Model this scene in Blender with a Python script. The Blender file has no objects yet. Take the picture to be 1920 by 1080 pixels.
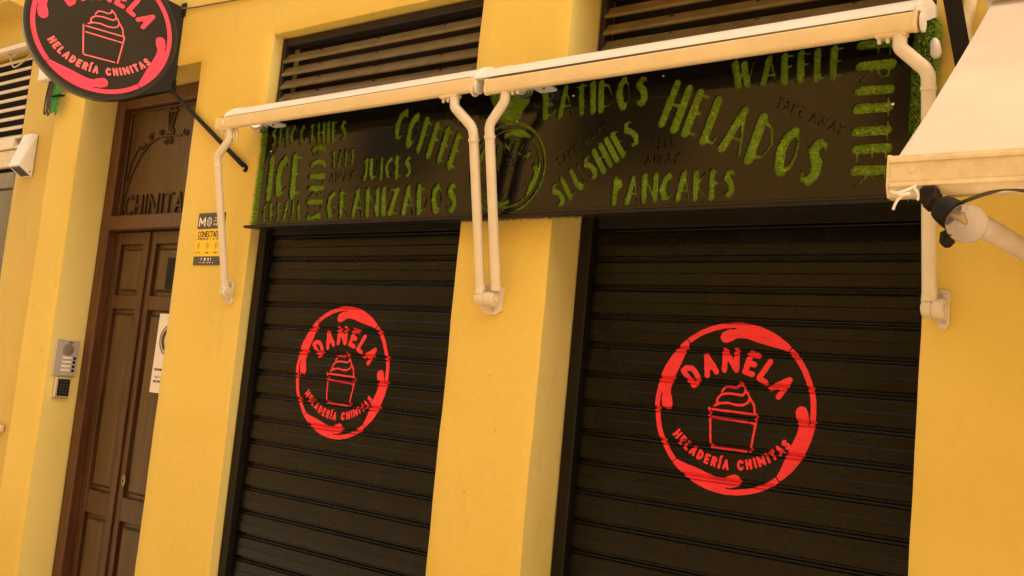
import bpy, math, random
import numpy as np
from mathutils import Vector, Matrix

random.seed(7)
rng = np.random.default_rng(7)
scene = bpy.context.scene
C = bpy.context.collection

# ------------------------------------------------------------------ camera
CAM = (2.32737, -2.71836, 1.62697)
F_PX, YAW, PITCH, ROLL = 1834.44, 0.64865, 0.10518, 0.09443
cy_, sy_, cp_, sp_ = math.cos(YAW), math.sin(YAW), math.cos(PITCH), math.sin(PITCH)
fwd = Vector((-sy_ * cp_, cy_ * cp_, sp_))
rgt = Vector((cy_, sy_, 0))
upv = rgt.cross(fwd)
r2 = rgt * math.cos(ROLL) + upv * math.sin(ROLL)
u2 = -rgt * math.sin(ROLL) + upv * math.cos(ROLL)
cd = bpy.data.cameras.new('camera')
cam = bpy.data.objects.new('camera', cd)
C.objects.link(cam)
cd.sensor_width = 36
cd.lens = F_PX / 1920 * 36
cd.clip_start = 0.05
cd.clip_end = 500
m = Matrix((r2, u2, -fwd)).transposed().to_4x4()
m.translation = CAM
cam.matrix_world = m
scene.camera = cam

# ------------------------------------------------------------------ light
SUN_EL, SUN_ROT = math.radians(55), math.radians(75)
world = bpy.data.worlds.new('World')
scene.world = world
world.use_nodes = True
wn = world.node_tree.nodes
wl = world.node_tree.links
wn.clear()
sky = wn.new('ShaderNodeTexSky')
sky.sky_type = 'NISHITA'
sky.sun_disc = False
sky.sun_elevation = SUN_EL
sky.sun_rotation = SUN_ROT
sky.dust_density = 3.0
warm = wn.new('ShaderNodeMix')
warm.data_type = 'RGBA'
warm.blend_type = 'MULTIPLY'
warm.inputs[0].default_value = 1.0
warm.inputs[7].default_value = (1.0, 0.74, 0.44, 1)     # the warm white balance of the photograph
bg = wn.new('ShaderNodeBackground')
bg.inputs[1].default_value = 0.15
wo = wn.new('ShaderNodeOutputWorld')
wl.new(sky.outputs[0], warm.inputs[6])
wl.new(warm.outputs[2], bg.inputs[0])
wl.new(bg.outputs[0], wo.inputs[0])
sd = bpy.data.lights.new('sun', 'SUN')
sd.energy = 3.0
sd.angle = math.radians(0.5)
sd.color = (1.0, 0.86, 0.66)
sun = bpy.data.objects.new('sun', sd)
C.objects.link(sun)
# the sun stands along the street and a little behind the shop: the paving is lit, the shop front is in open shade
sdir = Vector((math.sin(SUN_ROT) * math.cos(SUN_EL), math.cos(SUN_ROT) * math.cos(SUN_EL), math.sin(SUN_EL)))
sun.rotation_euler = sdir.to_track_quat('Z', 'Y').to_euler()

scene.view_settings.view_transform = 'Standard'
scene.view_settings.look = 'None'
scene.view_settings.exposure = 2.42
scene.view_settings.gamma = 1
scene.view_settings.use_curve_mapping = False
scene.render.engine = 'CYCLES'
scene.cycles.use_denoising = True
scene.cycles.max_bounces = 10
scene.cycles.diffuse_bounces = 6

# ------------------------------------------------------------------ helpers
ORIG = {}      # world location of every object's origin


def link(o, parent, world_loc):
    C.objects.link(o)
    w = Vector(world_loc)
    ORIG[o.name] = w
    if parent is not None:
        o.parent = parent
        o.location = w - ORIG[parent.name]
    else:
        o.location = w
    return o


def thing(name, label, cat, loc, group=None):
    o = bpy.data.objects.new(name, None)
    o.empty_display_size = 0.05
    link(o, None, loc)
    return tag(o, label, cat, group)


def tag(o, label=None, cat=None, group=None, kind=None):
    if label: o['label'] = label
    if cat: o['category'] = cat
    if group: o['group'] = group
    if kind: o['kind'] = kind
    return o


def mk(name, verts, faces, mat, parent=None, smooth=False, origin=None, auto=None):
    v = np.asarray(verts, dtype=float).reshape(-1, 3)
    org = Vector(origin) if origin is not None else Vector(((v.max(0) + v.min(0)) / 2).tolist())
    me = bpy.data.meshes.new(name)
    me.from_pydata((v - np.array(org)).tolist(), [], [tuple(int(i) for i in f) for f in faces])
    me.update()
    if mat is not None:
        me.materials.append(mat)
    if smooth:
        me.polygons.foreach_set('use_smooth', [True] * len(me.polygons))
        if auto:
            me.set_sharp_from_angle(angle=math.radians(auto))
    o = bpy.data.objects.new(name, me)
    return link(o, parent, org)


class MB:
    """collects shapes for one mesh"""
    def __init__(s): s.v, s.f = [], []

    def add(s, v, f):
        b = len(s.v)
        s.v += [tuple(map(float, p)) for p in v]
        s.f += [tuple(int(i) + b for i in q) for q in f]
        return s

    def box(s, a, b, ch=0.0):
        x0, y0, z0 = [min(p, q) for p, q in zip(a, b)]
        x1, y1, z1 = [max(p, q) for p, q in zip(a, b)]
        if ch <= 0:
            v = [(x0, y0, z0), (x1, y0, z0), (x1, y1, z0), (x0, y1, z0), (x0, y0, z1), (x1, y0, z1), (x1, y1, z1), (x0, y1, z1)]
            f = [(0, 3, 2, 1), (4, 5, 6, 7), (0, 1, 5, 4), (1, 2, 6, 5), (2, 3, 7, 6), (3, 0, 4, 7)]
            return s.add(v, f)
        c = min(ch, (x1 - x0) / 2.2, (y1 - y0) / 2.2, (z1 - z0) / 2.2)
        import itertools
        X, Y, Z = (x0, x1), (y0, y1), (z0, z1)
        vid, v = {}, []
        for i, j, k in itertools.product((0, 1), repeat=3):
            sx, sy, sz = (1 - 2 * i), (1 - 2 * j), (1 - 2 * k)
            for ax in range(3):
                p = [X[i] + sx * c, Y[j] + sy * c, Z[k] + sz * c]
                p[ax] = (X[i], Y[j], Z[k])[ax]
                vid[(i, j, k, ax)] = len(v)
                v.append(tuple(p))
        f = []
        for ax in range(3):
            o1, o2 = [q for q in range(3) if q != ax]
            for side in (0, 1):
                ring = []
                for a1, a2 in ((0, 0), (1, 0), (1, 1), (0, 1)):
                    key = [0, 0, 0]
                    key[ax], key[o1], key[o2] = side, a1, a2
                    ring.append(vid[tuple(key) + (ax,)])
                f.append(tuple(ring))
        for ax in range(3):          # edges along ax
            o1, o2 = [q for q in range(3) if q != ax]
            for a1 in (0, 1):
                for a2 in (0, 1):
                    k0, k1 = [0, 0, 0], [0, 0, 0]
                    k0[ax], k1[ax] = 0, 1
                    k0[o1] = k1[o1] = a1
                    k0[o2] = k1[o2] = a2
                    f.append((vid[tuple(k0) + (o1,)], vid[tuple(k1) + (o1,)], vid[tuple(k1) + (o2,)], vid[tuple(k0) + (o2,)]))
        for i, j, k in itertools.product((0, 1), repeat=3):
            f.append((vid[(i, j, k, 0)], vid[(i, j, k, 1)], vid[(i, j, k, 2)]))
        return s.add(v, f)

    def prism_x(s, prof, x0, x1, close=True):
        """profile of (y,z) run along x"""
        n = len(prof)
        v = [(x0, y, z) for y, z in prof] + [(x1, y, z) for y, z in prof]
        f = [(i, (i + 1) % n, n + (i + 1) % n, n + i) for i in range(n if close else n - 1)]
        if close:
            f += [tuple(range(n))[::-1], tuple(range(n, 2 * n))]
        return s.add(v, f)

    def tube(s, pts, r, n=12, cap=True, flat=1.0):
        pts = [Vector(p) for p in pts]
        rs = r if isinstance(r, (list, tuple)) else [r] * len(pts)
        ring, prevn = [], None
        v, f = [], []
        for i, p in enumerate(pts):
            if i == 0: t = (pts[1] - p)
            elif i == len(pts) - 1: t = (p - pts[i - 1])
            else: t = (pts[i + 1] - p).normalized() + (p - pts[i - 1]).normalized()
            t.normalize()
            if prevn is None:
                a = Vector((0, 1, 0)) if abs(t.y) < 0.9 else Vector((1, 0, 0))
                nn = (a - t * a.dot(t)).normalized()
            else:
                nn = (prevn - t * prevn.dot(t)).normalized()
            prevn = nn
            bn = t.cross(nn)
            for k in range(n):
                a = 2 * math.pi * k / n
                v.append(p + nn * (math.cos(a) * rs[i] * flat) + bn * (math.sin(a) * rs[i]))
        for i in range(len(pts) - 1):
            for k in range(n):
                k2 = (k + 1) % n
                f.append((i * n + k, i * n + k2, (i + 1) * n + k2, (i + 1) * n + k))
        if cap:
            f.append(tuple(range(n))[::-1])
            f.append(tuple(range((len(pts) - 1) * n, len(pts) * n)))
        return s.add(v, f)

    def lathe(s, c, axis, prof, n=24):
        """prof of (distance along axis, radius)"""
        c, ax = Vector(c), Vector(axis).normalized()
        a = Vector((0, 0, 1)) if abs(ax.z) < 0.9 else Vector((1, 0, 0))
        u = (a - ax * a.dot(ax)).normalized()
        w = ax.cross(u)
        v, f = [], []
        for d, r in prof:
            for k in range(n):
                t = 2 * math.pi * k / n
                v.append(c + ax * d + (u * math.cos(t) + w * math.sin(t)) * max(r, 1e-5))
        for i in range(len(prof) - 1):
            for k in range(n):
                k2 = (k + 1) % n
                f.append((i * n + k, i * n + k2, (i + 1) * n + k2, (i + 1) * n + k))
        f.append(tuple(range(n))[::-1])
        f.append(tuple(range((len(prof) - 1) * n, len(prof) * n)))
        return s.add(v, f)

    def build(s, name, mat, parent=None, smooth=False, auto=35, origin=None):
        o = mk(name, s.v, s.f, mat, parent, smooth, origin, auto if smooth else None)
        return o


def smooth_path(pts, n=5, it=0.25):
    """rounds the corners of a polyline"""
    P = [Vector(p) for p in pts]
    out = [P[0]]
    for i in range(1, len(P) - 1):
        a, b, c = P[i - 1], P[i], P[i + 1]
        d = min((a - b).length, (c - b).length) * it
        p0 = b + (a - b).normalized() * d
        p1 = b + (c - b).normalized() * d
        for k in range(n + 1):
            t = k / n
            out.append(p0 * (1 - t) ** 2 + b * 2 * t * (1 - t) + p1 * t * t)
    out.append(P[-1])
    return out


# ------------------------------------------------------------------ materials
def mat(name, col, rough=0.6, metal=0.0, spec=0.5, var=0.0, scale=6.0, bump=0.0, bscale=60.0, coat=0.0, rvar=0.0, col2=None):
    m_ = bpy.data.materials.new(name)
    m_.use_nodes = True
    nt = m_.node_tree
    b = nt.nodes['Principled BSDF']
    b.inputs['Base Color'].default_value = (*col, 1)
    b.inputs['Roughness'].default_value = rough
    b.inputs['Metallic'].default_value = metal
    b.inputs['Specular IOR Level'].default_value = spec
    b.inputs['Coat Weight'].default_value = coat
    tc = nt.nodes.new('ShaderNodeTexCoord')
    geo = nt.nodes.new('ShaderNodeNewGeometry')
    if var > 0 or col2 is not None:
        n1 = nt.nodes.new('ShaderNodeTexNoise')
        n1.inputs['Scale'].default_value = scale
        n1.inputs['Detail'].default_value = 6
        n1.inputs['Roughness'].default_value = 0.6
        nt.links.new(geo.outputs['Position'], n1.inputs['Vector'])
        cr = nt.nodes.new('ShaderNodeValToRGB')
        cr.color_ramp.elements[0].position = 0.32
        cr.color_ramp.elements[1].position = 0.68
        c2 = col2 if col2 is not None else tuple(c * (1 - var) for c in col)
        c1 = tuple(min(1, c * (1 + var * 0.5)) for c in col)
        cr.color_ramp.elements[0].color = (*c2, 1)
        cr.color_ramp.elements[1].color = (*c1, 1)
        nt.links.new(n1.outputs['Fac'], cr.inputs['Fac'])
        nt.links.new(cr.outputs['Color'], b.inputs['Base Color'])
        if rvar > 0:
            mr = nt.nodes.new('ShaderNodeMapRange')
            mr.inputs['To Min'].default_value = max(0.02, rough - rvar)
            mr.inputs['To Max'].default_value = min(1, rough + rvar)
            nt.links.new(n1.outputs['Fac'], mr.inputs['Value'])
            nt.links.new(mr.outputs['Result'], b.inputs['Roughness'])
    if bump > 0:
        n2 = nt.nodes.new('ShaderNodeTexNoise')
        n2.inputs['Scale'].default_value = bscale
        n2.inputs['Detail'].default_value = 5
        nt.links.new(geo.outputs['Position'], n2.inputs['Vector'])
        bp = nt.nodes.new('ShaderNodeBump')
        bp.inputs['Strength'].default_value = bump
        bp.inputs['Distance'].default_value = 0.01
        nt.links.new(n2.outputs['Fac'], bp.inputs['Height'])
        nt.links.new(bp.outputs['Normal'], b.inputs['Normal'])
    return m_


def plaster(name, base, patch, dirt):
    """painted render: broad blotches, faint trowel marks, a few scuffs"""
    m_ = bpy.data.materials.new(name)
    m_.use_nodes = True
    nt = m_.node_tree
    N, K = nt.nodes, nt.links
    b = N['Principled BSDF']
    b.inputs['Roughness'].default_value = 0.62
    b.inputs['Specular IOR Level'].default_value = 0.35
    geo = N.new('ShaderNodeNewGeometry')

    def noise(sc, det=5, dist=0.0, vec=None):
        n = N.new('ShaderNodeTexNoise')
        n.inputs['Scale'].default_value = sc
        n.inputs['Detail'].default_value = det
        n.inputs['Distortion'].default_value = dist
        K.new(vec or geo.outputs['Position'], n.inputs['Vector'])
        return n.outputs['Fac']

    def ramp(src, p0, p1, c0, c1):
        r = N.new('ShaderNodeValToRGB')
        r.color_ramp.elements[0].position, r.color_ramp.elements[1].position = p0, p1
        r.color_ramp.elements[0].color, r.color_ramp.elements[1].color = c0, c1
        K.new(src, r.inputs['Fac'])
        return r.outputs['Color']

    def mix(fac, a, c, mode='MIX'):
        x = N.new('ShaderNodeMix')
        x.data_type = 'RGBA'
        x.blend_type = mode
        if hasattr(fac, 'is_linked') or not isinstance(fac, float): K.new(fac, x.inputs[0])
        else: x.inputs[0].default_value = fac
        for s_, i in ((a, 6), (c, 7)):
            if isinstance(s_, tuple): x.inputs[i].default_value = s_
            else: K.new(s_, x.inputs[i])
        return x.outputs[2]
    blot = ramp(noise(1.6, 4, 0.6), 0.35, 0.7, (*base, 1), (*patch, 1))
    fine = ramp(noise(38, 6), 0.3, 0.75, (0.955, 0.95, 0.93, 1), (1, 1, 1, 1))
    col = mix(1.0, blot, fine, 'MULTIPLY')
    mp = N.new('ShaderNodeMapping')
    mp.inputs['Scale'].default_value = (9, 9, 2.2)
    K.new(geo.outputs['Position'], mp.inputs['Vector'])
    st = ramp(noise(1.0, 6, 1.0, mp.outputs[0]), 0.60, 0.80, (0, 0, 0, 1), (1, 1, 1, 1))
    lim = N.new('ShaderNodeMath')
    lim.operation = 'MULTIPLY'
    lim.inputs[1].default_value = 0.24
    K.new(st, lim.inputs[0])
    col = mix(lim.outputs[0], col, (*dirt, 1))
    # small scuffs
    sc = ramp(noise(17, 3, 0.3), 0.735, 0.76, (0, 0, 0, 1), (0.5, 0.5, 0.5, 1))
    col = mix(sc, col, (dirt[0] * 0.75, dirt[1] * 0.7, dirt[2] * 0.6, 1))
    K.new(col, b.inputs['Base Color'])
    b1 = N.new('ShaderNodeBump')
    b1.inputs['Strength'].default_value = 0.35
    b1.inputs['Distance'].default_value = 0.006
    K.new(noise(9, 5, 0.4), b1.inputs['Height'])
    b2 = N.new('ShaderNodeBump')
    b2.inputs['Strength'].default_value = 0.25
    b2.inputs['Distance'].default_value = 0.002
    K.new(noise(120, 4), b2.inputs['Height'])
    K.new(b1.outputs[0], b2.inputs['Normal'])
    K.new(b2.outputs[0], b.inputs['Normal'])
    return m_


def wood(name, c1, c2, rough=0.42):
    m_ = bpy.data.materials.new(name)
    m_.use_nodes = True
    nt = m_.node_tree
    N, K = nt.nodes, nt.links
    b = N['Principled BSDF']
    b.inputs['Roughness'].default_value = rough
    geo = N.new('ShaderNodeNewGeometry')
    mp = N.new('ShaderNodeMapping')
    mp.inputs['Scale'].default_value = (55, 55, 3.0)
    K.new(geo.outputs['Position'], mp.inputs['Vector'])
    n = N.new('ShaderNodeTexNoise')
    n.inputs['Scale'].default_value = 1.0
    n.inputs['Detail'].default_value = 7
    n.inputs['Distortion'].default_value = 0.5
    K.new(mp.outputs[0], n.inputs['Vector'])
    r = N.new('ShaderNodeValToRGB')
    r.color_ramp.elements[0].position, r.color_ramp.elements[1].position = 0.3, 0.7
    r.color_ramp.elements[0].color, r.color_ramp.elements[1].color = (*c1, 1), (*c2, 1)
    K.new(n.outputs['Fac'], r.inputs['Fac'])
    K.new(r.outputs['Color'], b.inputs['Base Color'])
    bp = N.new('ShaderNodeBump')
    bp.inputs['Strength'].default_value = 0.2
    bp.inputs['Distance'].default_value = 0.002
    K.new(n.outputs['Fac'], bp.inputs['Height'])
    K.new(bp.outputs[0], b.inputs['Normal'])
    return m_


def turf_material(name):
    m_ = bpy.data.materials.new(name)
    m_.use_nodes = True
    nt = m_.node_tree
    N, K = nt.nodes, nt.links
    b = N['Principled BSDF']
    b.inputs['Roughness'].default_value = 0.45
    geo = N.new('ShaderNodeNewGeometry')
    n = N.new('ShaderNodeTexNoise')
    n.inputs['Scale'].default_value = 170
    n.inputs['Detail'].default_value = 3
    K.new(geo.outputs['Position'], n.inputs['Vector'])
    r = N.new('ShaderNodeValToRGB')
    r.color_ramp.elements[0].position, r.color_ramp.elements[1].position = 0.34, 0.66
    r.color_ramp.elements[0].color = (0.12, 0.26, 0.018, 1)
    r.color_ramp.elements[1].color = (0.48, 0.68, 0.06, 1)
    K.new(n.outputs['Fac'], r.inputs['Fac'])
    K.new(r.outputs['Color'], b.inputs['Base Color'])
    return m_


M = {
    'wall': plaster('yellow_plaster', (0.71, 0.515, 0.095), (0.75, 0.555, 0.125), (0.48, 0.36, 0.13)),
    'jamb': plaster('sidelit_jamb_plaster', (0.72, 0.595, 0.20), (0.76, 0.63, 0.24), (0.46, 0.36, 0.15)),
    'wall_r': plaster('ochre_plaster', (0.58, 0.42, 0.09), (0.63, 0.46, 0.11), (0.40, 0.28, 0.10)),
    'shutter': mat('black_shutter_enamel', (0.005, 0.004, 0.0025), 0.27, spec=0.21, var=0.35, scale=5, rvar=0.08, bump=0.08, bscale=25),
    'guide': mat('black_guide_rail', (0.008, 0.006, 0.004), 0.5, spec=0.25, var=0.3, scale=4),
    'red': mat('red_spray_paint', (0.82, 0.036, 0.050), 0.6, spec=0.3, var=0.12, scale=14),
    'pink': mat('pink_vinyl', (0.78, 0.008, 0.075), 0.4, var=0.05, scale=10),
    'pinkline': mat('pale_pink_vinyl', (0.72, 0.10, 0.13), 0.4),
    'signface': mat('sign_face_charcoal', (0.020, 0.016, 0.008), 0.6, spec=0.2, var=0.2, scale=5),
    'signrim': mat('sign_rim_dark', (0.035, 0.035, 0.035), 0.35, var=0.2, scale=5),
    'acrylic': mat('gloss_black_acrylic', (0.006, 0.005, 0.003), 0.11, spec=0.36, var=0.25, scale=2.5, rvar=0.03),
    'turf': turf_material('artificial_turf'),
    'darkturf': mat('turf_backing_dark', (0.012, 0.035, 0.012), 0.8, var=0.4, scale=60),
    'ledge': mat('rusty_ledge_metal', (0.012, 0.007, 0.005), 0.6, spec=0.3, var=0.5, scale=20),
    'barcream': mat('cream_bar_enamel', (0.72, 0.58, 0.33), 0.40, var=0.07, scale=9, bump=0.04),
    'cream': mat('cream_powder_coat', (0.68, 0.60, 0.46), 0.38, var=0.06, scale=9, bump=0.03),
    'white': mat('white_lacquer', (0.74, 0.72, 0.70), 0.35, var=0.06, scale=7),
    'dirtycream': mat('weathered_cream_metal', (0.70, 0.60, 0.40), 0.5, col2=(0.56, 0.45, 0.26), var=0.1, scale=22, bump=0.06, bscale=50),
    'fabric': mat('off_white_awning_fabric', (0.60, 0.53, 0.46), 0.85, var=0.11, scale=2.6, bump=0.12, bscale=260),
    'greytube': mat('greyish_painted_tube', (0.56, 0.50, 0.47), 0.4, var=0.08, scale=8),
    'louvre': mat('brown_painted_louvre', (0.165, 0.125, 0.060), 0.42, var=0.3, scale=14),
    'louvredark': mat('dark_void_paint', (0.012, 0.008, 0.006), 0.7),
    'wood': wood('dark_red_wood', (0.036, 0.014, 0.005), (0.085, 0.035, 0.011)),
    'wood2': wood('brown_wood_panel', (0.048, 0.025, 0.008), (0.098, 0.052, 0.016)),
    'wood3': wood('frame_wood', (0.052, 0.018, 0.006), (0.105, 0.040, 0.013)),
    'lettering': mat('dark_iron_lettering', (0.034, 0.015, 0.008), 0.45),
    'black': mat('black_plastic', (0.011, 0.008, 0.005), 0.6, spec=0.18, var=0.3, scale=30),
    'blackmetal': mat('black_painted_steel', (0.010, 0.007, 0.004), 0.6, spec=0.2, var=0.2, scale=8),
    'steel': mat('brushed_steel', (0.60, 0.57, 0.54), 0.42, metal=0.45, var=0.08, scale=15),
    'chrome': mat('chrome', (0.75, 0.76, 0.80), 0.12, metal=1.0),
    'brass': mat('dull_brass', (0.35, 0.25, 0.10), 0.4, metal=0.8),
    'paper': mat('white_paper', (0.78, 0.74, 0.70), 0.8),
    'posterdark': mat('poster_charcoal', (0.055, 0.05, 0.04), 0.5),
    'posteryellow': mat('poster_yellow', (0.85, 0.56, 0.01), 0.5),
    'ink': mat('printed_ink', (0.06, 0.035, 0.015), 0.6),
    'greenwire': mat('green_cable', (0.03, 0.28, 0.05), 0.4),
    'greywire': mat('grey_cable', (0.42, 0.38, 0.30), 0.5),
    'darkwire': mat('dark_cable', (0.05, 0.045, 0.035), 0.5),
    'pavement': mat('granite_pavement', (0.27, 0.24, 0.20), 0.8, var=0.2, scale=8, bump=0.2, bscale=90),
    'street': mat('street_paving', (0.25, 0.22, 0.19), 0.85, var=0.2, scale=5, bump=0.2, bscale=60),
    'opposite': plaster('ochre_plaster_opposite', (0.60, 0.40, 0.13), (0.68, 0.46, 0.16), (0.40, 0.28, 0.12)),
}
gl = bpy.data.materials.new('bulb_glass')
gl.use_nodes = True
gb = gl.node_tree.nodes['Principled BSDF']
gb.inputs['Base Color'].default_value = (0.97, 0.93, 0.88, 1)
gb.inputs['Transmission Weight'].default_value = 0.93
gb.inputs['Roughness'].default_value = 0.12
gb.inputs['IOR'].default_value = 1.12
M['glass'] = gl
wg = mat('window_glass', (0.03, 0.035, 0.035), 0.08, spec=0.6)
M['winglass'] = wg


# ------------------------------------------------------------------ 2D shapes: strokes -> outline mesh (marching squares)
class Field:
    """signed distance on a grid of (x,z); negative inside"""
    def __init__(s, xs, zs):
        s.xs, s.zs = np.asarray(xs, float), np.asarray(zs, float)
        s.F = np.full((len(s.zs), len(s.xs)), 9.0)

    def seg(s, p, q, rp, rq):
        rm = max(rp, rq) + 0.02
        i0, i1 = np.searchsorted(s.xs, [min(p[0], q[0]) - rm, max(p[0], q[0]) + rm])
        j0, j1 = np.searchsorted(s.zs, [min(p[1], q[1]) - rm, max(p[1], q[1]) + rm])
        if i0 >= i1 or j0 >= j1: return
        X, Z = np.meshgrid(s.xs[i0:i1], s.zs[j0:j1])
        dx, dz = q[0] - p[0], q[1] - p[1]
        L = dx * dx + dz * dz
        t = np.clip(((X - p[0]) * dx + (Z - p[1]) * dz) / max(L, 1e-12), 0, 1)
        d = np.hypot(X - p[0] - t * dx, Z - p[1] - t * dz) - (rp + (rq - rp) * t)
        s.F[j0:j1, i0:i1] = np.minimum(s.F[j0:j1, i0:i1], d)

    def line(s, pts, r):
        rs = r if isinstance(r, (list, tuple, np.ndarray)) else [r] * len(pts)
        for k in range(len(pts) - 1):
            s.seg(pts[k], pts[k + 1], rs[k], rs[k + 1])

    def cut(s, p, q, r):
        g = Field(s.xs, s.zs)
        g.seg(p, q, r, r)
        s.F = np.maximum(s.F, -g.F)

    def poly(s, pts):
        X, Z = np.meshgrid(s.xs, s.zs)
        inside = np.zeros(X.shape, bool)
        d = np.full(X.shape, 9.0)
        n = len(pts)
        for k in range(n):
            (x1, z1), (x2, z2) = pts[k], pts[(k + 1) % n]
            c = ((z1 > Z) != (z2 > Z)) & (X < (x2 - x1) * (Z - z1) / ((z2 - z1) if z2 != z1 else 1e-9) + x1)
            inside ^= c
            dx, dz = x2 - x1, z2 - z1
            t = np.clip(((X - x1) * dx + (Z - z1) * dz) / (dx * dx + dz * dz), 0, 1)
            d = np.minimum(d, np.hypot(X - x1 - t * dx, Z - z1 - t * dz))
        s.F = np.minimum(s.F, np.where(inside, -d, d))

    def rough(s, amp, sc=90.0, seed=0):
        X, Z = np.meshgrid(s.xs, s.zs)
        r = np.random.default_rng(seed)
        n = 0
        for k in range(7):
            a, ph, f = r.uniform(0, 6.28), r.uniform(0, 6.28), sc * r.uniform(0.6, 3.0)
            n = n + np.sin((X * math.cos(a) + Z * math.sin(a)) * f * 2 + ph)
        s.F = s.F + amp * n / 2.6


def contour(fd, merge=True):
    """-> verts (x,z), faces, boundary segments"""
    F, xs, zs = fd.F, fd.xs, fd.zs
    ins = F < 0
    nz, nx = F.shape
    verts, vid, faces, segs = [], {}, [], []

    def corner(j, i):
        k = (0, j, i)
        if k not in vid:
            vid[k] = len(verts)
            verts.append((xs[i], zs[j]))
        return vid[k]

    def cross(j, i, j2, i2):
        k = (1, min(j, j2), min(i, i2), 0 if j == j2 else 1)
        if k not in vid:
            a, b = F[j, i], F[j2, i2]
            t = min(max(a / (a - b), 0.02), 0.98)
            vid[k] = len(verts)
            verts.append((xs[i] + (xs[i2] - xs[i]) * t, zs[j] + (zs[j2] - zs[j]) * t))
        return vid[k]
    cnt = ins[:-1, :-1].astype(int) + ins[1:, :-1] + ins[:-1, 1:] + ins[1:, 1:]
    for j in range(nz - 1):
        row = cnt[j]
        full = np.nonzero(row == 4)[0]
        if len(full):
            if merge:
                splits = np.nonzero(np.diff(full) > 1)[0]
                st = np.r_[full[0], full[splits + 1]]
                en = np.r_[full[splits], full[-1]]
                for a, b in zip(st, en):
                    faces.append((corner(j, a), corner(j, b + 1), corner(j + 1, b + 1), corner(j + 1, a)))
            else:
                for a in full:
                    faces.append((corner(j, a), corner(j, a + 1), corner(j + 1, a + 1), corner(j + 1, a)))
        for i in np.nonzero((row > 0) & (row < 4))[0]:
            cs = [(j, i), (j, i + 1), (j + 1, i + 1), (j + 1, i)]
            poly, typ = [], []
            for k in range(4):
                a, b = cs[k], cs[(k + 1) % 4]
                if ins[a]:
                    poly.append(corner(*a)); typ.append(0)
                if ins[a] != ins[b]:
                    poly.append(cross(a[0], a[1], b[0], b[1])); typ.append(1)
            if len(poly) >= 3:
                faces.append(tuple(poly))
                for k in range(len(poly)):
                    if typ[k] and typ[(k + 1) % len(poly)]:
                        segs.append((poly[k], poly[(k + 1) % len(poly)]))
    return verts, faces, segs


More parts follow.
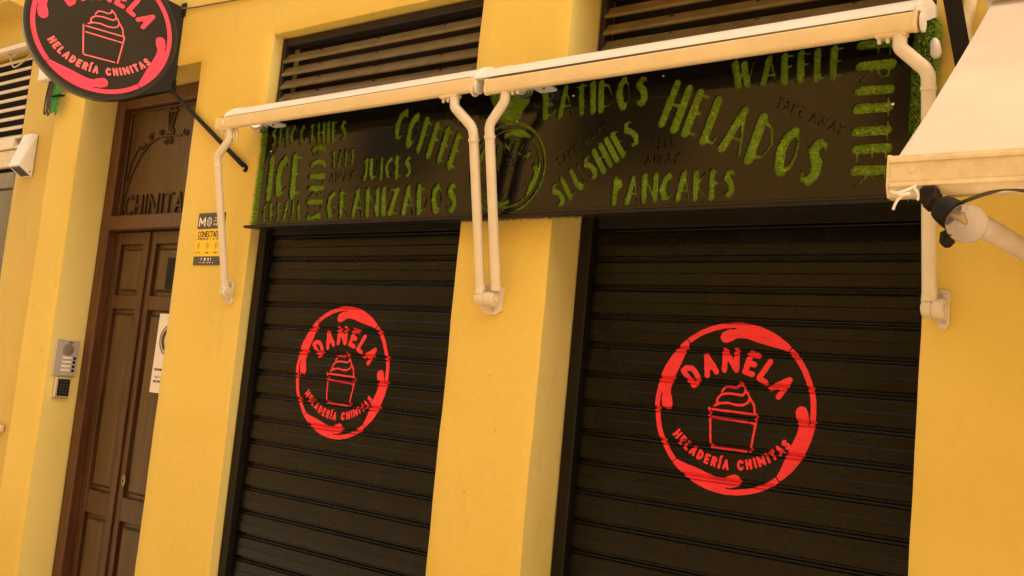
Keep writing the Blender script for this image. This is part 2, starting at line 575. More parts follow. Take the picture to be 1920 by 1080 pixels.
# glyph skeletons: width, strokes (weight, points) in a box of height 1 ; T = broad brush stroke, t = thin
GLY = {
    'A': (.66, [('T', [(.12, 0), (.36, 1)]), ('t', [(.38, 1), (.60, 0)]), ('t', [(.22, .34), (.54, .32)])]),
    'B': (.52, [('T', [(.12, 0), (.12, 1)]), ('t', [(.14, .98), (.38, .92), (.42, .74), (.16, .55)]), ('t', [(.16, .55), (.46, .42), (.48, .16), (.14, .02)])]),
    'C': (.56, [('T', [(.36, .96), (.18, .78), (.12, .45), (.20, .10)]), ('t', [(.34, .98), (.48, .96), (.50, .78)]), ('t', [(.20, .04), (.36, .04), (.48, .22)])]),
    'D': (.60, [('T', [(.12, 0), (.12, 1)]), ('t', [(.14, .98), (.42, .84), (.54, .52), (.42, .18), (.14, .02)])]),
    'E': (.46, [('T', [(.12, 0), (.12, 1)]), ('t', [(.12, .98), (.40, .97)]), ('t', [(.12, .54), (.34, .54)]), ('t', [(.12, .03), (.42, .05)])]),
    'F': (.46, [('T', [(.12, 0), (.12, 1)]), ('t', [(.12, .97), (.42, .95)]), ('t', [(.12, .56), (.36, .58)])]),
    'G': (.60, [('T', [(.36, .96), (.18, .78), (.12, .45), (.20, .08)]), ('t', [(.34, .98), (.48, .94)]), ('t', [(.20, .03), (.40, .06), (.50, .24), (.50, .42), (.34, .42)])]),
    'H': (.62, [('T', [(.12, 0), (.12, 1)]), ('T', [(.50, 0), (.50, 1)]), ('t', [(.12, .50), (.50, .54)])]),
    'I': (.24, [('T', [(.12, 0), (.12, 1)])]),
    'J': (.40, [('T', [(.28, 1), (.28, .30), (.22, .06)]), ('t', [(.22, .03), (.08, .04), (.03, .18)]), ('t', [(.06, .98), (.36, .98)])]),
    'K': (.58, [('T', [(.12, 0), (.12, 1)]), ('t', [(.52, .98), (.16, .48)]), ('t', [(.18, .50), (.54, .02)])]),
    'L': (.44, [('T', [(.12, 0), (.12, 1)]), ('t', [(.12, .04), (.36, .02), (.40, .14)])]),
    'M': (.78, [('T', [(.12, 0), (.14, 1)]), ('t', [(.16, .98), (.38, .30)]), ('t', [(.38, .30), (.62, .98)]), ('T', [(.64, 1), (.66, 0)])]),
    'N': (.74, [('T', [(.12, 0), (.12, 1)]), ('t', [(.14, 1), (.60, .02)]), ('t', [(.20, .88), (.58, .04)]), ('T', [(.62, 1), (.62, .04)])]),
    'O': (.60, [('T', [(.30, .98), (.17, .80), (.12, .48), (.20, .10), (.28, .02)]), ('t', [(.30, .99), (.46, .84), (.50, .50), (.44, .16), (.28, .02)])]),
    'P': (.52, [('T', [(.12, 0), (.14, 1)]), ('T', [(.18, .92), (.34, .86), (.34, .70), (.18, .58)])]),
    'R': (.56, [('T', [(.12, 0), (.12, 1)]), ('t', [(.14, .98), (.40, .92), (.44, .70), (.16, .50)]), ('t', [(.20, .50), (.52, .02)])]),
    'S': (.52, [('t', [(.46, .84), (.40, .97), (.28, .98)]), ('T', [(.26, .92), (.16, .74), (.34, .50), (.38, .24), (.28, .06)]), ('t', [(.28, .03), (.12, .03), (.08, .18)])]),
    'T': (.50, [('T', [(.25, 0), (.25, .96)]), ('t', [(.02, .97), (.48, .98)])]),
    'U': (.58, [('T', [(.12, 1), (.12, .30), (.22, .05)]), ('t', [(.22, .03), (.40, .10), (.48, .40), (.50, .98)])]),
    'W': (.86, [('T', [(.10, 1), (.20, .04)]), ('t', [(.22, .04), (.40, .90)]), ('T', [(.42, .92), (.52, .04)]), ('t', [(.54, .04), (.76, .98)])]),
    'Y': (.56, [('t', [(.06, .98), (.26, .50)]), ('T', [(.50, 1), (.26, .46), (.20, 0)])]),
    'Z': (.56, [('t', [(.06, .96), (.46, .97)]), ('T', [(.44, .94), (.12, .06)]), ('t', [(.10, .03), (.50, .05)])]),
    ' ': (.34, []),
}
GLY['\u00cd'] = (.24, GLY['I'][1] + [('t', [(.12, 1.18), (.24, 1.34)])])
SAN = {   # plain skeletons for the even-width letterings
    'C': (.62, [[(.56, .84), (.42, .98), (.22, .96), (.07, .76), (.03, .5), (.07, .24), (.22, .04), (.42, .02), (.56, .16)]]),
    'H': (.60, [[(.04, 0), (.04, 1)], [(.54, 0), (.54, 1)], [(.04, .5), (.54, .5)]]),
    'I': (.10, [[(.05, 0), (.05, 1)]]),
    '\u00cd': (.16, [[(.06, 0), (.06, 1)], [(.06, 1.22), (.18, 1.38)]]),
    'N': (.76, [[(.04, 0), (.04, 1), (.70, 0), (.70, 1)]]),
    'T': (.56, [[(.28, 0), (.28, 1)], [(.02, 1), (.54, 1)]]),
    'A': (.62, [[(.02, 0), (.30, 1), (.58, 0)], [(.13, .36), (.47, .36)]]),
    'S': (.52, [[(.46, .82), (.34, .97), (.16, .95), (.06, .80), (.10, .62), (.28, .52), (.44, .40), (.48, .22), (.38, .05), (.18, .02), (.04, .16)]]),
    'D': (.60, [[(.04, 0), (.04, 1), (.30, .98), (.50, .78), (.55, .5), (.50, .22), (.30, .02), (.04, 0)]]),
    'E': (.50, [[(.46, 1), (.04, 1), (.04, 0), (.46, 0)], [(.04, .5), (.38, .5)]]),
    'L': (.48, [[(.04, 1), (.04, 0), (.44, 0)]]),
    'R': (.54, [[(.04, 0), (.04, 1), (.34, 1), (.48, .86), (.48, .68), (.34, .52), (.04, .5)], [(.26, .5), (.50, 0)]]),
    'O': (.66, [[(.33, 1), (.14, .92), (.03, .66), (.03, .34), (.14, .08), (.33, 0), (.52, .08), (.63, .34), (.63, .66), (.52, .92), (.33, 1)]]),
    'M': (.74, [[(.04, 0), (.06, 1), (.37, .3), (.68, 1), (.70, 0)]]),
    ' ': (.36, []),
}


def place_word(word, quad):
    """-> list of (char, strokes [(pts, radii)]) in world (x,z) for a brush word filling the quad TL, BL, BR, TR"""
    TL, BL, BR, TR = [np.array(q) for q in quad]
    gap = 0.085
    tot = sum(GLY[c][0] for c in word) + gap * (len(word) - 1)
    h = (np.hypot(*(TL - BL)) + np.hypot(*(TR - BR))) / 2
    w = (np.hypot(*(BR - BL)) + np.hypot(*(TR - TL))) / 2
    squeeze = min(1.0, (w / tot) / h)
    small = word in ('TAKE', 'AWAY', 'TAKE AWAY') and h < 0.06
    kT = (0.054 if small else (0.112 if word in ('HELADOS', 'SLUSHIES') else 0.126)) * (0.55 + 0.45 * squeeze)
    if word == 'FRITTER': kT = 0.15
    kt = 0.036 if small else 0.033
    x = 0
    out = []
    for ci, c in enumerate(word):
        gw, st = GLY[c]
        S = []
        for wt, pts in st:
            r = h * (kT if wt == 'T' else kt)
            P = []
            lens = len(pts)
            for a, b in pts:
                s_ = (x + a) / tot
                b_ = 0.06 + b * 0.88
                p = (BL * (1 - s_) + BR * s_) * (1 - b_) + (TL * (1 - s_) + TR * s_) * b_
                P.append(p)
            rr = [r * random.uniform(0.9, 1.1) for _ in P]
            if wt == 't': rr = [q * random.uniform(0.8, 1.3) for q in rr]
            S.append((P, rr))
        if S: out.append((c, S))
        x += gw + gap
    return out


# ================================================================== SETTING
MBs = MB().box((-30, -3.9, -0.30), (30, -0.9, -0.12))
tag(MBs.build('street', M['street']), 'pale stone paved street in front of the shop', kind='structure')
tag(MB().box((-30, -0.9, -0.30), (30, -0.002, 0.0), 0.01).build('pavement', M['pavement']), 'grey granite pavement along the yellow wall', kind='structure')
tag(MB().box((-60, -60, -0.60), (60, 60, -0.31)).build('ground', M['street']), kind='structure')


# ---- the yellow building
def vnoise(x, y, z):
    return (math.sin(x * 5.1 + z * 2.3) + math.sin(z * 7.7 - x * 3.1 + 1.3) + 0.6 * math.sin(x * 17 + z * 13 + y * 9) + 0.5 * math.sin(z * 29 + x * 5)) / 3


def wall_mesh(name, x0, x1, z0, z1, holes, yf, material, parent, step=0.06, side_left=False, side_right=False, depth=0.5):
    """front face with openings and their reveals, slightly uneven like trowelled plaster"""
    def cuts(a, b, extra, st):
        base = sorted(set([a, b] + [e for e in extra if a <= e <= b]))
        out = []
        for p, q in zip(base[:-1], base[1:]):
            n = max(1, int(round((q - p) / st)))
            out += [p + (q - p) * k / n for k in range(n)]
        return out + [b]
    ex, ez = [], []
    for h in holes:
        ex += [h[0] - 0.008, h[0], h[1], h[1] + 0.008]
        ez += [h[2] - 0.008, h[2], h[3], h[3] + 0.008]
    ez += [3.6]
    xs = cuts(x0, x1, ex, step)
    zs = [z for z in cuts(z0, z1, ez, step) if z <= 3.6 + 1e-6] + [z for z in cuts(3.6, z1, [], 0.5)][1:]
    V, Fc, idx = [], [], {}

    def vert(x, y, z, key):
        if key not in idx:
            idx[key] = len(V)
            a = 0.0028
            V.append((x + a * vnoise(x * .3 + 4, y, z), y + a * 0.8 * vnoise(x, y + 2, z), z + a * vnoise(x, y, z * .3 + 9)))
        return idx[key]

    def inhole(xm, zm):
        for h in holes:
            if h[0] < xm < h[1] and h[2] < zm < h[3]: return h
        return None
    eps = 0.008

    def yf_at(x, z):      # a worn, slightly rounded arris
        return yf
    for j in range(len(zs) - 1):
        for i in range(len(xs) - 1):
            xm, zm = (xs[i] + xs[i + 1]) / 2, (zs[j] + zs[j + 1]) / 2
            if inhole(xm, zm): continue
            q = []
            for jj, ii in ((j, i), (j, i + 1), (j + 1, i + 1), (j + 1, i)):
                x, z = xs[ii], zs[jj]
                on = any((h[0] - 1e-6 <= x <= h[1] + 1e-6 and h[2] - 1e-6 <= z <= h[3] + 1e-6) for h in holes)
                q.append(vert(x, yf + (0.004 if on else 0), z, (round(x, 4), round(z, 4), 0)))
            Fc.append(tuple(q))
    for h in holes:
        hx0, hx1, hz0, hz1, hd = h[:5]
        xx = [x for x in xs if hx0 - 1e-6 <= x <= hx1 + 1e-6]
        zz = [z for z in zs if hz0 - 1e-6 <= z <= hz1 + 1e-6]
        ring = [(x, hz0) for x in xx] + [(hx1, z) for z in zz[1:]] + [(x, hz1) for x in xx[::-1][1:]] + [(hx0, z) for z in zz[::-1][1:-1]]
        ny = max(2, int(hd / 0.07))
        ys = [yf + 0.004] + [yf + 0.010 + (hd - 0.010) * k / ny for k in range(ny + 1)]
        n = len(ring)
        for a in range(n):
            b = (a + 1) % n
            for k in range(len(ys) - 1):
                q = []
                for (px, pz), y, kk in ((ring[a], ys[k], k), (ring[b], ys[k], k), (ring[b], ys[k + 1], k + 1), (ring[a], ys[k + 1], k + 1)):
                    if kk == 0: q.append(vert(px, y, pz, (round(px, 4), round(pz, 4), 0)))
                    else:
                        ox = px + (0.004 if px == hx0 else (-0.004 if px == hx1 else 0)) * 0
                        q.append(vert(ox, y, pz, (round(px, 4), round(pz, 4), round(y, 4))))
                Fc.append(tuple(q))
    for flag, xe in ((side_left, x0), (side_right, x1)):
        if flag:
            for j in range(len(zs) - 1):
                Fc.append((vert(xe, yf, zs[j], (round(xe, 4), round(zs[j], 4), 0)), vert(xe, yf, zs[j + 1], (round(xe, 4), round(zs[j + 1], 4), 0)),
                           vert(xe, yf + depth, zs[j + 1], ('s', xe, j + 1)), vert(xe, yf + depth, zs[j], ('s', xe, j))))
    o = mk(name, V, Fc, material, parent, smooth=True, auto=40)
    if material is M['wall']:      # side light on the left jambs is put into a paler plaster colour
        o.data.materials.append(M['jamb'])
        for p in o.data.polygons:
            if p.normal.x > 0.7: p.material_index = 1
    return o


bld = thing('corner_shop_building', 'yellow plastered building front with a wooden door, two shutter bays and brown louvres above', 'building', (0, 0.3, 0))
DOOR = (-2.785, -1.75, 0.0, 3.075, 0.34)
B1 = (-1.215, -0.0, 0.02, 2.30, 0.16)
B2 = (0.409, 1.634, 0.02, 2.30, 0.29)
LV1 = (-1.225, 0.0, 2.62, 3.135, 0.16)
LV2 = (0.409, 1.634, 2.62, 3.135, 0.29)
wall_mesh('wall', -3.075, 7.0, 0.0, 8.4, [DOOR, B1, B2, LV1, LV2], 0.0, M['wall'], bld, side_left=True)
wall_mesh('wall', -9.0, -3.078, 0.0, 8.4, [(-4.9, -3.55, 1.12, 3.40, 0.09)], 0.05, M['wall_r'], bld)
# solid body behind the front so that no light leaks in
MB().box((-9.0, 0.62, 0.0), (7.0, 5.0, 8.4)).build('building_body', M['wall_r'], bld)
MB().box((-9.0, 0.30, 8.36), (7.0, 0.62, 8.40)).build('roof_slab', M['wall_r'], bld)
# backs of the shallow openings
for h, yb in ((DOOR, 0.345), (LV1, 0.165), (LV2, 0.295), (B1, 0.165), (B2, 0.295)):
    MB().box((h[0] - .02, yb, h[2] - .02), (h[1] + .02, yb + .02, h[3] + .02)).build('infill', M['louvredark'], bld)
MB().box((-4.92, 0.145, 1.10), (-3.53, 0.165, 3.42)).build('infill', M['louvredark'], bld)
# string course at the upper left
MB().prism_x([(0.05, 3.652), (-0.10, 3.668), (-0.115, 3.70), (-0.115, 3.78), (-0.08, 3.80), (-0.06, 3.86), (0.05, 3.90)], -9.0, -3.62).build('string_course', M['wall_r'], bld)


# ---- louvred vents above the shutters
def louvre(h, yb, n, pitch, ztop, brackets, material):
    fr = MB()
    x0, x1 = h[0] + 0.006, h[1] - 0.006
    fr.box((x0, yb - .030, h[2] + .004), (x0 + .022, yb + .03, h[3] - .006), .003)
    fr.box((x1 - .022, yb - .030, h[2] + .004), (x1, yb + .03, h[3] - .006), .003)
    fr.box((x0 + .023, yb - .026, h[3] - .042), (x1 - .023, yb + .03, h[3] - .008), .003)
    f = fr.build('louvred_vent', M['louvredark'], bld, origin=((x0 + x1) / 2, yb, h[2]))
    me = None
    for k in range(n):
        z = ztop - k * pitch
        if me is None:
            p = [(-.030, 0), (-.033, .003), (-.034, .009), (-.030, .013), (-.014, .034), (-.008, .046), (-.004, .046), (-.008, .032), (-.022, .008), (-.026, -.001)]
            b = MB().prism_x([(yb + a, c) for a, c in p], x0 + .020, x1 - .020)
            o = b.build('louvre_slat', material, f, origin=((x0 + x1) / 2, yb, 0))
            me = o.data
            base = o
            o.location.z = z - h[2]
            ORIG[o.name] = Vector(((x0 + x1) / 2, yb, z))
        else:
            o = bpy.data.objects.new('louvre_slat', me)
            link(o, f, ((x0 + x1) / 2, yb, z))
        o.rotation_euler.x = random.uniform(-.03, .03)
        o.rotation_euler.y = random.uniform(-.002, .002)
        for bx in brackets:
            q = MB().box((bx - .008, yb - .012, z + .018), (bx + .008, yb + .004, z + .042))
            q.build('slat_clip', M['blackmetal'], f)
    return f


louvre(LV1, 0.085, 6, 0.0612, 3.012, [-0.97, -0.62, -0.25], M['louvre'])
louvre(LV2, 0.215, 6, 0.064, 3.012, [0.70, 1.02, 1.34], M['louvre'])

# ---- left window with cream louvres
wroot = MB().box((-4.89, 0.055, 2.800), (-3.64, 0.10, 2.870), .004).build('window_frame', M['cream'], bld)
MB().box((-4.85, 0.066, 2.690), (-3.625, 0.10, 2.795), .004).build('sash_rail', M['dirtycream'], wroot)
MB().box((-3.60, 0.07, 1.13), (-3.56, 0.11, 2.68), .004).build('sash_stile', M['louvre'], wroot)
MB().box((-4.85, 0.072, 2.56), (-3.602, 0.10, 2.66), .006).build('sash_rail', M['louvre'], wroot)
MB().box((-4.85, 0.098, 1.13), (-3.60, 0.104, 2.56)).build('pane', M['winglass'], wroot)
me = None
for k in range(10):
    z = 3.385 - 0.0615 * k - .03
    if me is None:
        p = [(-.020, 0), (-.022, .006), (-.018, .016), (.020, .040), (.024, .038), (-.012, .004), (-.014, -.002)]
        o = MB().prism_x([(.082 + a, c) for a, c in p], -4.88, -3.575).build('louvre_slat', M['cream'], wroot, origin=(-4.2, .08, 0))
        me = o.data
        o.location.z = z - ORIG[wroot.name].z
    else:
        o = bpy.data.objects.new('louvre_slat', me)
        link(o, wroot, (-4.2, .08, z))
MB().box((-4.9, -.005, 3.405), (-3.50, 0.045, 3.435), .004).build('window_hood', M['cream'], bld)
MB().box((-4.6, -0.01, 1.135), (-3.22, 0.045, 1.175), .006).build('window_sill', M['cream'], bld)

# ---- entrance door with a transom panel
YD = 0.22
fr = MB()
fr.box((-2.775, YD - .035, 0.0), (-2.690, YD + .06, 3.07), .006)
fr.box((-1.840, YD - .035, 0.0), (-1.755, YD + .06, 3.07), .006)
fr.box((-2.6895, YD - .030, 2.985), (-1.8405, YD + .06, 3.068), .006)
fr.box((-2.6895, YD - .040, 2.298), (-1.8405, YD + .06, 2.378), .006)
door = fr.build('entrance_door', M['wood3'], bld, origin=(-2.27, YD, 0))
MB().box((-2.6885, YD + .022, 2.380), (-1.8415, YD + .04, 2.983)).build('transom_panel', M['wood2'], door)
# beads round the transom
bd = MB()
bd.box((-2.688, YD + .006, 2.380), (-2.676, YD + .021, 2.983), .003)
bd.box((-2.675, YD + .006, 2.972), (-1.842, YD + .021, 2.983), .003)
bd.box((-2.675, YD + .006, 2.380), (-1.842, YD + .021, 2.390), .003)
bd.build('glazing_bead', M['wood'], door)


def leaf(x0, x1, pan, hinge):
    y0 = YD + 0.016
    b = MB()
    zt = 2.294
    b.box((x0, y0, 0.02), (pan[0], y0 + .04, zt), .003)
    b.box((pan[1], y0, 0.02), (x1, y0 + .04, zt), .003)
    zz = [0.02, 0.16, 0.78, 0.90, 1.872, 1.948, 2.226, zt]
    for a, c in ((0, 1), (2, 3), (4, 5), (6, 7)):
        b.box((pan[0] + .0005, y0 + .0005, zz[a]), (pan[1] - .0005, y0 + .04, zz[c]), .003)
    lf = b.build('door_leaf', M['wood'], door)
    for a, c in ((1, 2), (3, 4), (5, 6)):
        q = MB()
        q.box((pan[0] + .001, y0 + .024, zz[a] + .001), (pan[1] - .001, y0 + .034, zz[c] - .001))
        w = .022
        X0, X1, Z0, Z1 = pan[0] + w, pan[1] - w, zz[a] + w, zz[c] - w
        i = .014
        v = [(X0, y0 + .0235, Z0), (X1, y0 + .0235, Z0), (X1, y0 + .0235, Z1), (X0, y0 + .0235, Z1),
             (X0 + i, y0 + .008, Z0 + i), (X1 - i, y0 + .008, Z0 + i), (X1 - i, y0 + .008, Z1 - i), (X0 + i, y0 + .008, Z1 - i)]
        q.add(v, [(4, 5, 6, 7), (0, 1, 5, 4), (1, 2, 6, 5), (2, 3, 7, 6), (3, 0, 4, 7)])
        q.build('door_panel', M['wood2'], door)
    return lf


leaf(-2.688, -2.354, (-2.630, -2.412), 0)
leaf(-2.350, -1.842, (-2.296, -1.90), 1)
MB().box((-2.362, YD + .002, 0.03), (-2.342, YD + .0155, 2.29), .004).build('meeting_stile', M['wood'], door)
lk = MB().lathe((-2.298, YD + .016, 0.985), (0, -1, 0), [(0, .020), (.005, .020), (.007, .016), (.007, .006)], 20)
lock = lk.build('keyhole_plate', M['brass'], door, smooth=True)
lock.scale = (0.8, 1, 1.5)
MB().box((-2.301, YD + .0075, 0.972), (-2.295, YD + .0085, 0.994)).build('keyhole_slot', M['black'], door)
MB().box((-2.145, YD + .000, 1.985), (-2.055, YD + .006, 2.148), .002).build('brass_plaque', M['black'], door)

# transom lettering and ornament, in relief
YT = YD + 0.022


def relief(strokes_list, name, material, parent, y_front, thick, res=0.0022, rough=0.0):
    allp = np.array([p for P, r in strokes_list for p in P])
    rm = max(max(r) if isinstance(r, (list, tuple)) else r for P, r in strokes_list) + 0.006
    lo, hi = allp.min(0) - rm, allp.max(0) + rm
    fd = Field(np.arange(lo[0], hi[0] + res, res), np.arange(lo[1], hi[1] + res, res))
    for P, r in strokes_list:
        fd.line(P, r)
    if rough: fd.rough(rough, seed=int(abs(lo[0]) * 1000))
    v, f, sg = contour(fd)
    n = len(v)
    V = [(x, y_front, z) for x, z in v] + [(x, y_front + thick, z) for x, z in v]
    F = [tuple(q) for q in f] + [(a, b, b + n, a + n) for a, b in sg]
    return mk(name, V, F, material, parent)


def sans_strokes(word, x0, z0, h, r, track=0.14, width=None, shear=0.0):
    tot = sum(SAN[c][0] for c in word) + track * (len(word) - 1)
    k = (width / tot) if width else h
    x = 0
    out = []
    for c in word:
        w, st = SAN[c]
        S = [([np.array((x0 + (x + a) * k + shear * b * h, z0 + b * h)) for a, b in pts], r) for pts in st]
        if S: out.append(S)
        x += w + track
    return out


for S in sans_strokes('CHINITAS', -2.638, 2.388, 0.108, 0.0066, track=0.20, width=0.62):
    relief(S, 'transom_letter', M['lettering'], door, YT - .010, .009, 0.002)


def spiral(cx, cz, r0, r1, a0, turns, n=18):
    return [np.array((cx + (r0 + (r1 - r0) * k / n) * math.cos(a0 + turns * 6.283 * k / n),
                      cz + (r0 + (r1 - r0) * k / n) * math.sin(a0 + turns * 6.283 * k / n))) for k in range(n + 1)]


orn = []
# the bow rising from the left and running to the lamp
arc = [(-2.672, 2.395), (-2.665, 2.47), (-2.64, 2.56), (-2.60, 2.65), (-2.55, 2.725), (-2.48, 2.785), (-2.40, 2.815), (-2.30, 2.815), (-2.20, 2.810)]
orn.append(([np.array(a) for a in arc], .0042))
orn.append(([np.array(a) for a in [(-2.655, 2.60), (-2.635, 2.68), (-2.60, 2.745), (-2.57, 2.775)]], .003))
for cx, cz, r, a0, tn in ((-2.655, 2.602, .022, 0, 1.2), (-2.535, 2.765, .026, 2, -1.3), (-2.475, 2.822, .024, 1, 1.3), (-2.385, 2.845, .020, 3, 1.2),
                          (-2.335, 2.785, .020, 1.4, -1.3), (-2.285, 2.785, .020, 1.7, 1.3), (-2.29, 2.848, .018, 0, -1.2), (-2.16, 2.825, .024, 2.4, 1.2),
                          (-2.655, 2.412, .016, 0.4, 1.1)):
    orn.append((spiral(cx, cz, r, .005, a0, tn), .0028))
relief(orn, 'iron_scrollwork', M['lettering'], door, YT - .008, .007, 0.002)
lan = [([np.array(a) for a in [(-2.345, 2.830), (-2.275, 2.830)]], .006),
       ([np.array(a) for a in [(-2.318, 2.84), (-2.338, 2.95), (-2.268, 2.95), (-2.302, 2.84), (-2.318, 2.84)]], .0045),
       ([np.array(a) for a in [(-2.350, 2.952), (-2.258, 2.952)]], .0045),
       ([np.array(a) for a in [(-2.335, 2.957), (-2.304, 2.985), (-2.272, 2.957)]], .0045),
       ([np.array(a) for a in [(-2.310, 2.84), (-2.303, 2.95)]], .003)]
relief(lan, 'lantern_ornament', M['lettering'], door, YT - .009, .008, 0.002)


# ================================================================== ROLLER SHUTTERS
PROF = [(0.0, .010), (.0010, .0040), (.0020, .0005), (.0036, -.0020), (.0058, -.0034), (.0076, -.0028), (.0086, .0010), (.0093, .0075), (.0115, .0075), (.0125, .0030), (.0146, .0012), (.0176, 0.0), (.0500, -.0006),
        (.0536, -.0024), (.056, -.0026), (.0890, -.0026), (.0925, .000), (.0945, .0100), (.1, .0100)]


def prof_y(t):
    t = t % 0.1
    return float(np.interp(t, [p[0] for p in PROF], [p[1] for p in PROF]))


def logo_shapes(cx, cz, R):
    """the round ice-cream emblem in world x,z -> dict name -> list of stroke groups"""
    def W(u, v): return np.array((cx + u * R, cz + v * R))

    def pol(a, r): return W(r * math.cos(math.radians(a)), r * math.sin(math.radians(a)))
    ring = [([pol(a, .962) for a in range(0, 361, 4)], .032 * R)]
    for a0 in (47, 129, 225, 309):
        P, r = [], []
        for k in range(25):
            t = k / 24
            a = a0 + 52 * t
            if t < 0.62:
                hw = .030 + .060 * math.sin(min(1, t / 0.5) * math.pi / 2)
                rr = .995 - hw
            else:
                s_ = (t - .62) / .38
                hw = .090 - .035 * math.sin(s_ * math.pi * .8) * 1.0
                if s_ > .75: hw = .070
                rr = .905 - .075 * s_
            P.append(pol(a, rr)); r.append(hw * R)
        ring.append((P, r))
    cuts = []
    for a0 in (47, 129, 225, 309):
        cuts.append((pol(a0, .85), pol(a0, 1.03), .0065 * R))
    slits = []
    for a0 in (47, 129, 225, 309):
        slits.append(([pol(a0 + 33 + 3 * k, .930 - .0 * k + .004 * k) for k in range(7)], [.002 * R + .0014 * R * k for k in range(7)]))
    cup = []
    for pts in ([(-.137, .178), (-.102, .234), (-.032, .242), (.04, .234), (.079, .261), (.081, .3), (.137, .249), (.159, .194), (.121, .152), (.049, .159), (-.036, .164), (-.134, .148), (-.182, .103), (-.189, .047), (-.148, .041), (-.051, .053), (.051, .036), (.135, .041), (.195, .073), (.209, .131), (.176, .191)],
                [(-.215, .009), (-.148, .041)], [(.209, .131), (.268, .056), (.286, -.032)], [(-.239, -.036), (.308, -.055)], [(-.231, -.127), (.209, -.148)], [(.237, -.150), (.288, -.155)],
                [(-.278, -.025), (-.229, -.443), (-.212, -.470), (.222, -.479)], [(.308, -.055), (.301, -.151), (.263, -.478)]):
        cup.append(([W(*q) for q in pts], .0135 * R))
    letters = []

    def arc_word(word, rad, h, r, a_start, a_end, flip, track, yc):
        tot = sum(SAN[c][0] for c in word) + track * (len(word) - 1)
        x = 0
        for c in word:
            w, st = SAN[c]
            S = []
            for pts in st:
                P = []
                for gx, gy in pts:
                    t = (x + w / 2) / tot
                    a = math.radians(a_start + (a_end - a_start) * t)
                    ax, ay = (gx - w / 2) * h, (gy - .5) * h
                    rad_dir = np.array((math.cos(a), math.sin(a)))
                    tan = np.array((math.sin(a), -math.cos(a)))
                    if flip:
                        rad_dir, tan2 = -rad_dir, -tan
                        p = -rad_dir * rad + rad_dir * ay + tan2 * ax
                    else:
                        p = rad_dir * rad + rad_dir * ay + tan * ax
                    P.append(W(p[0], p[1] + yc))
                S.append((P, r * R))
            if S: letters.append(S)
            x += w + track
    arc_word('DANELA', .80, .225, .0335, 138, 36, False, .26, -.25)
    arc_word('HELADER\u00cdA CHINITAS', .905, .092, .0155, -139, -40, True, .34, .25)
    return ring, cuts, slits, cup, letters


def painted(name, groups, material, parent, yfun, res, zbreaks=None, cuts=(), slits=(), rough=0.0, merge=False, seed=1, xf=None):
    allp = np.array([p for P, r in groups for p in P])
    rm = max(max(r) if isinstance(r, (list, tuple)) else r for P, r in groups) + 0.006
    lo, hi = allp.min(0) - rm, allp.max(0) + rm
    zs = np.arange(lo[1], hi[1] + res, res)
    if zbreaks is not None:
        zb = [z for z in zbreaks if lo[1] < z < hi[1]]
        zs = np.array(sorted([z for z in zs if not any(abs(z - b) < 0.0007 for b in zb)] + zb))
    fd = Field(np.arange(lo[0], hi[0] + res, res), zs)
    for P, r in groups: fd.line(P, r)
    for p, q, r in cuts: fd.cut(p, q, r)
    if slits:
        g = Field(fd.xs, fd.zs)
        for P, r in slits: g.line(P, r)
        fd.F = np.maximum(fd.F, -g.F)
    if rough: fd.rough(rough, 60, seed)
    v, f, sg = contour(fd, merge)
    if not f: return None
    V = [(x, yfun(z), z) for x, z in v]
    if xf: V = [xf(p) for p in V]
    return mk(name, V, f, material, parent)


def roller_shutter(x0, x1, yface, ztop, pitch, guide_y, label, logo):
    """x0,x1: clear width incl. guides"""
    sh = thing('roller_shutter', label, 'shutter', ((x0 + x1) / 2, yface, 0.02), 'roller shutters of the ice cream shop')
    g = MB()
    gw = 0.048
    g.box((x0, guide_y, 0.02), (x0 + gw, yface + .030, 2.285), .003)
    g.build('guide_rail', M['guide'], sh)
    MB().box((x1 - gw - .0, guide_y, 0.02), (x1, yface + .030, 2.285), .003).build('guide_rail', M['guide'], sh)
    X0, X1 = x0 + gw - .012, x1 - gw + .012
    X0 = x0 + gw + .002
    X1 = x1 - gw - .002
    me = None
    k = -1
    z = ztop + pitch
    sc = pitch / 0.1
    zb = []
    n = 0
    while z > 0.02:
        if me is None:
            pr = [(yface + y, -t * sc) for t, y in PROF] + [(yface + .014, -.1 * sc + .0004), (yface + .014, 0)]
            b = MB().prism_x(pr, X0, X1)
            o = b.build('slat', M['shutter'], sh, origin=((X0 + X1) / 2, yface, 0))
            me = o.data
            o.location = Vector(((X0 + X1) / 2, yface, z)) - ORIG[sh.name]
        else:
            o = bpy.data.objects.new('slat', me)
            link(o, sh, ((X0 + X1) / 2, yface, z))
        zb += [z - t * sc for t, y in PROF]
        z -= pitch
        n += 1
    # header behind the sign
    MB().box((X0, yface - .004, ztop + pitch + .003), (X1, yface + .02, 2.28), .002).build('shutter_header', M['guide'], sh)
    cx, cz, R = logo

    def yf(zz):
        t = ((ztop - zz) / sc) % 0.1
        return yface + prof_y(t) - 0.0007
    ring, cuts, slits, cup, letters = logo_shapes(cx, cz, R)
    em = painted('painted_ring', ring, M['red'], sh, yf, .003, zb, cuts, rough=.0003)
    painted('painted_ice_cream_tub', cup, M['red'], sh, yf, .002, zb, rough=.0004)
    for i, S in enumerate(letters):
        painted('painted_letter', S, M['red'], sh, yf, .0022, zb, rough=.0005, seed=i)
    return sh


roller_shutter(-1.209, 0.02, 0.0764, 2.113, 0.1, 0.044, 'narrow black roller shutter beside the poster, painted with the smaller looking red ring emblem', (-0.621, 1.640, 0.272))
roller_shutter(0.4125, 1.66, 0.2118, 2.126, 0.1017, 0.180, 'wide black roller shutter right of the double awning bracket, with a large red ring emblem', (1.024, 1.642, 0.274))

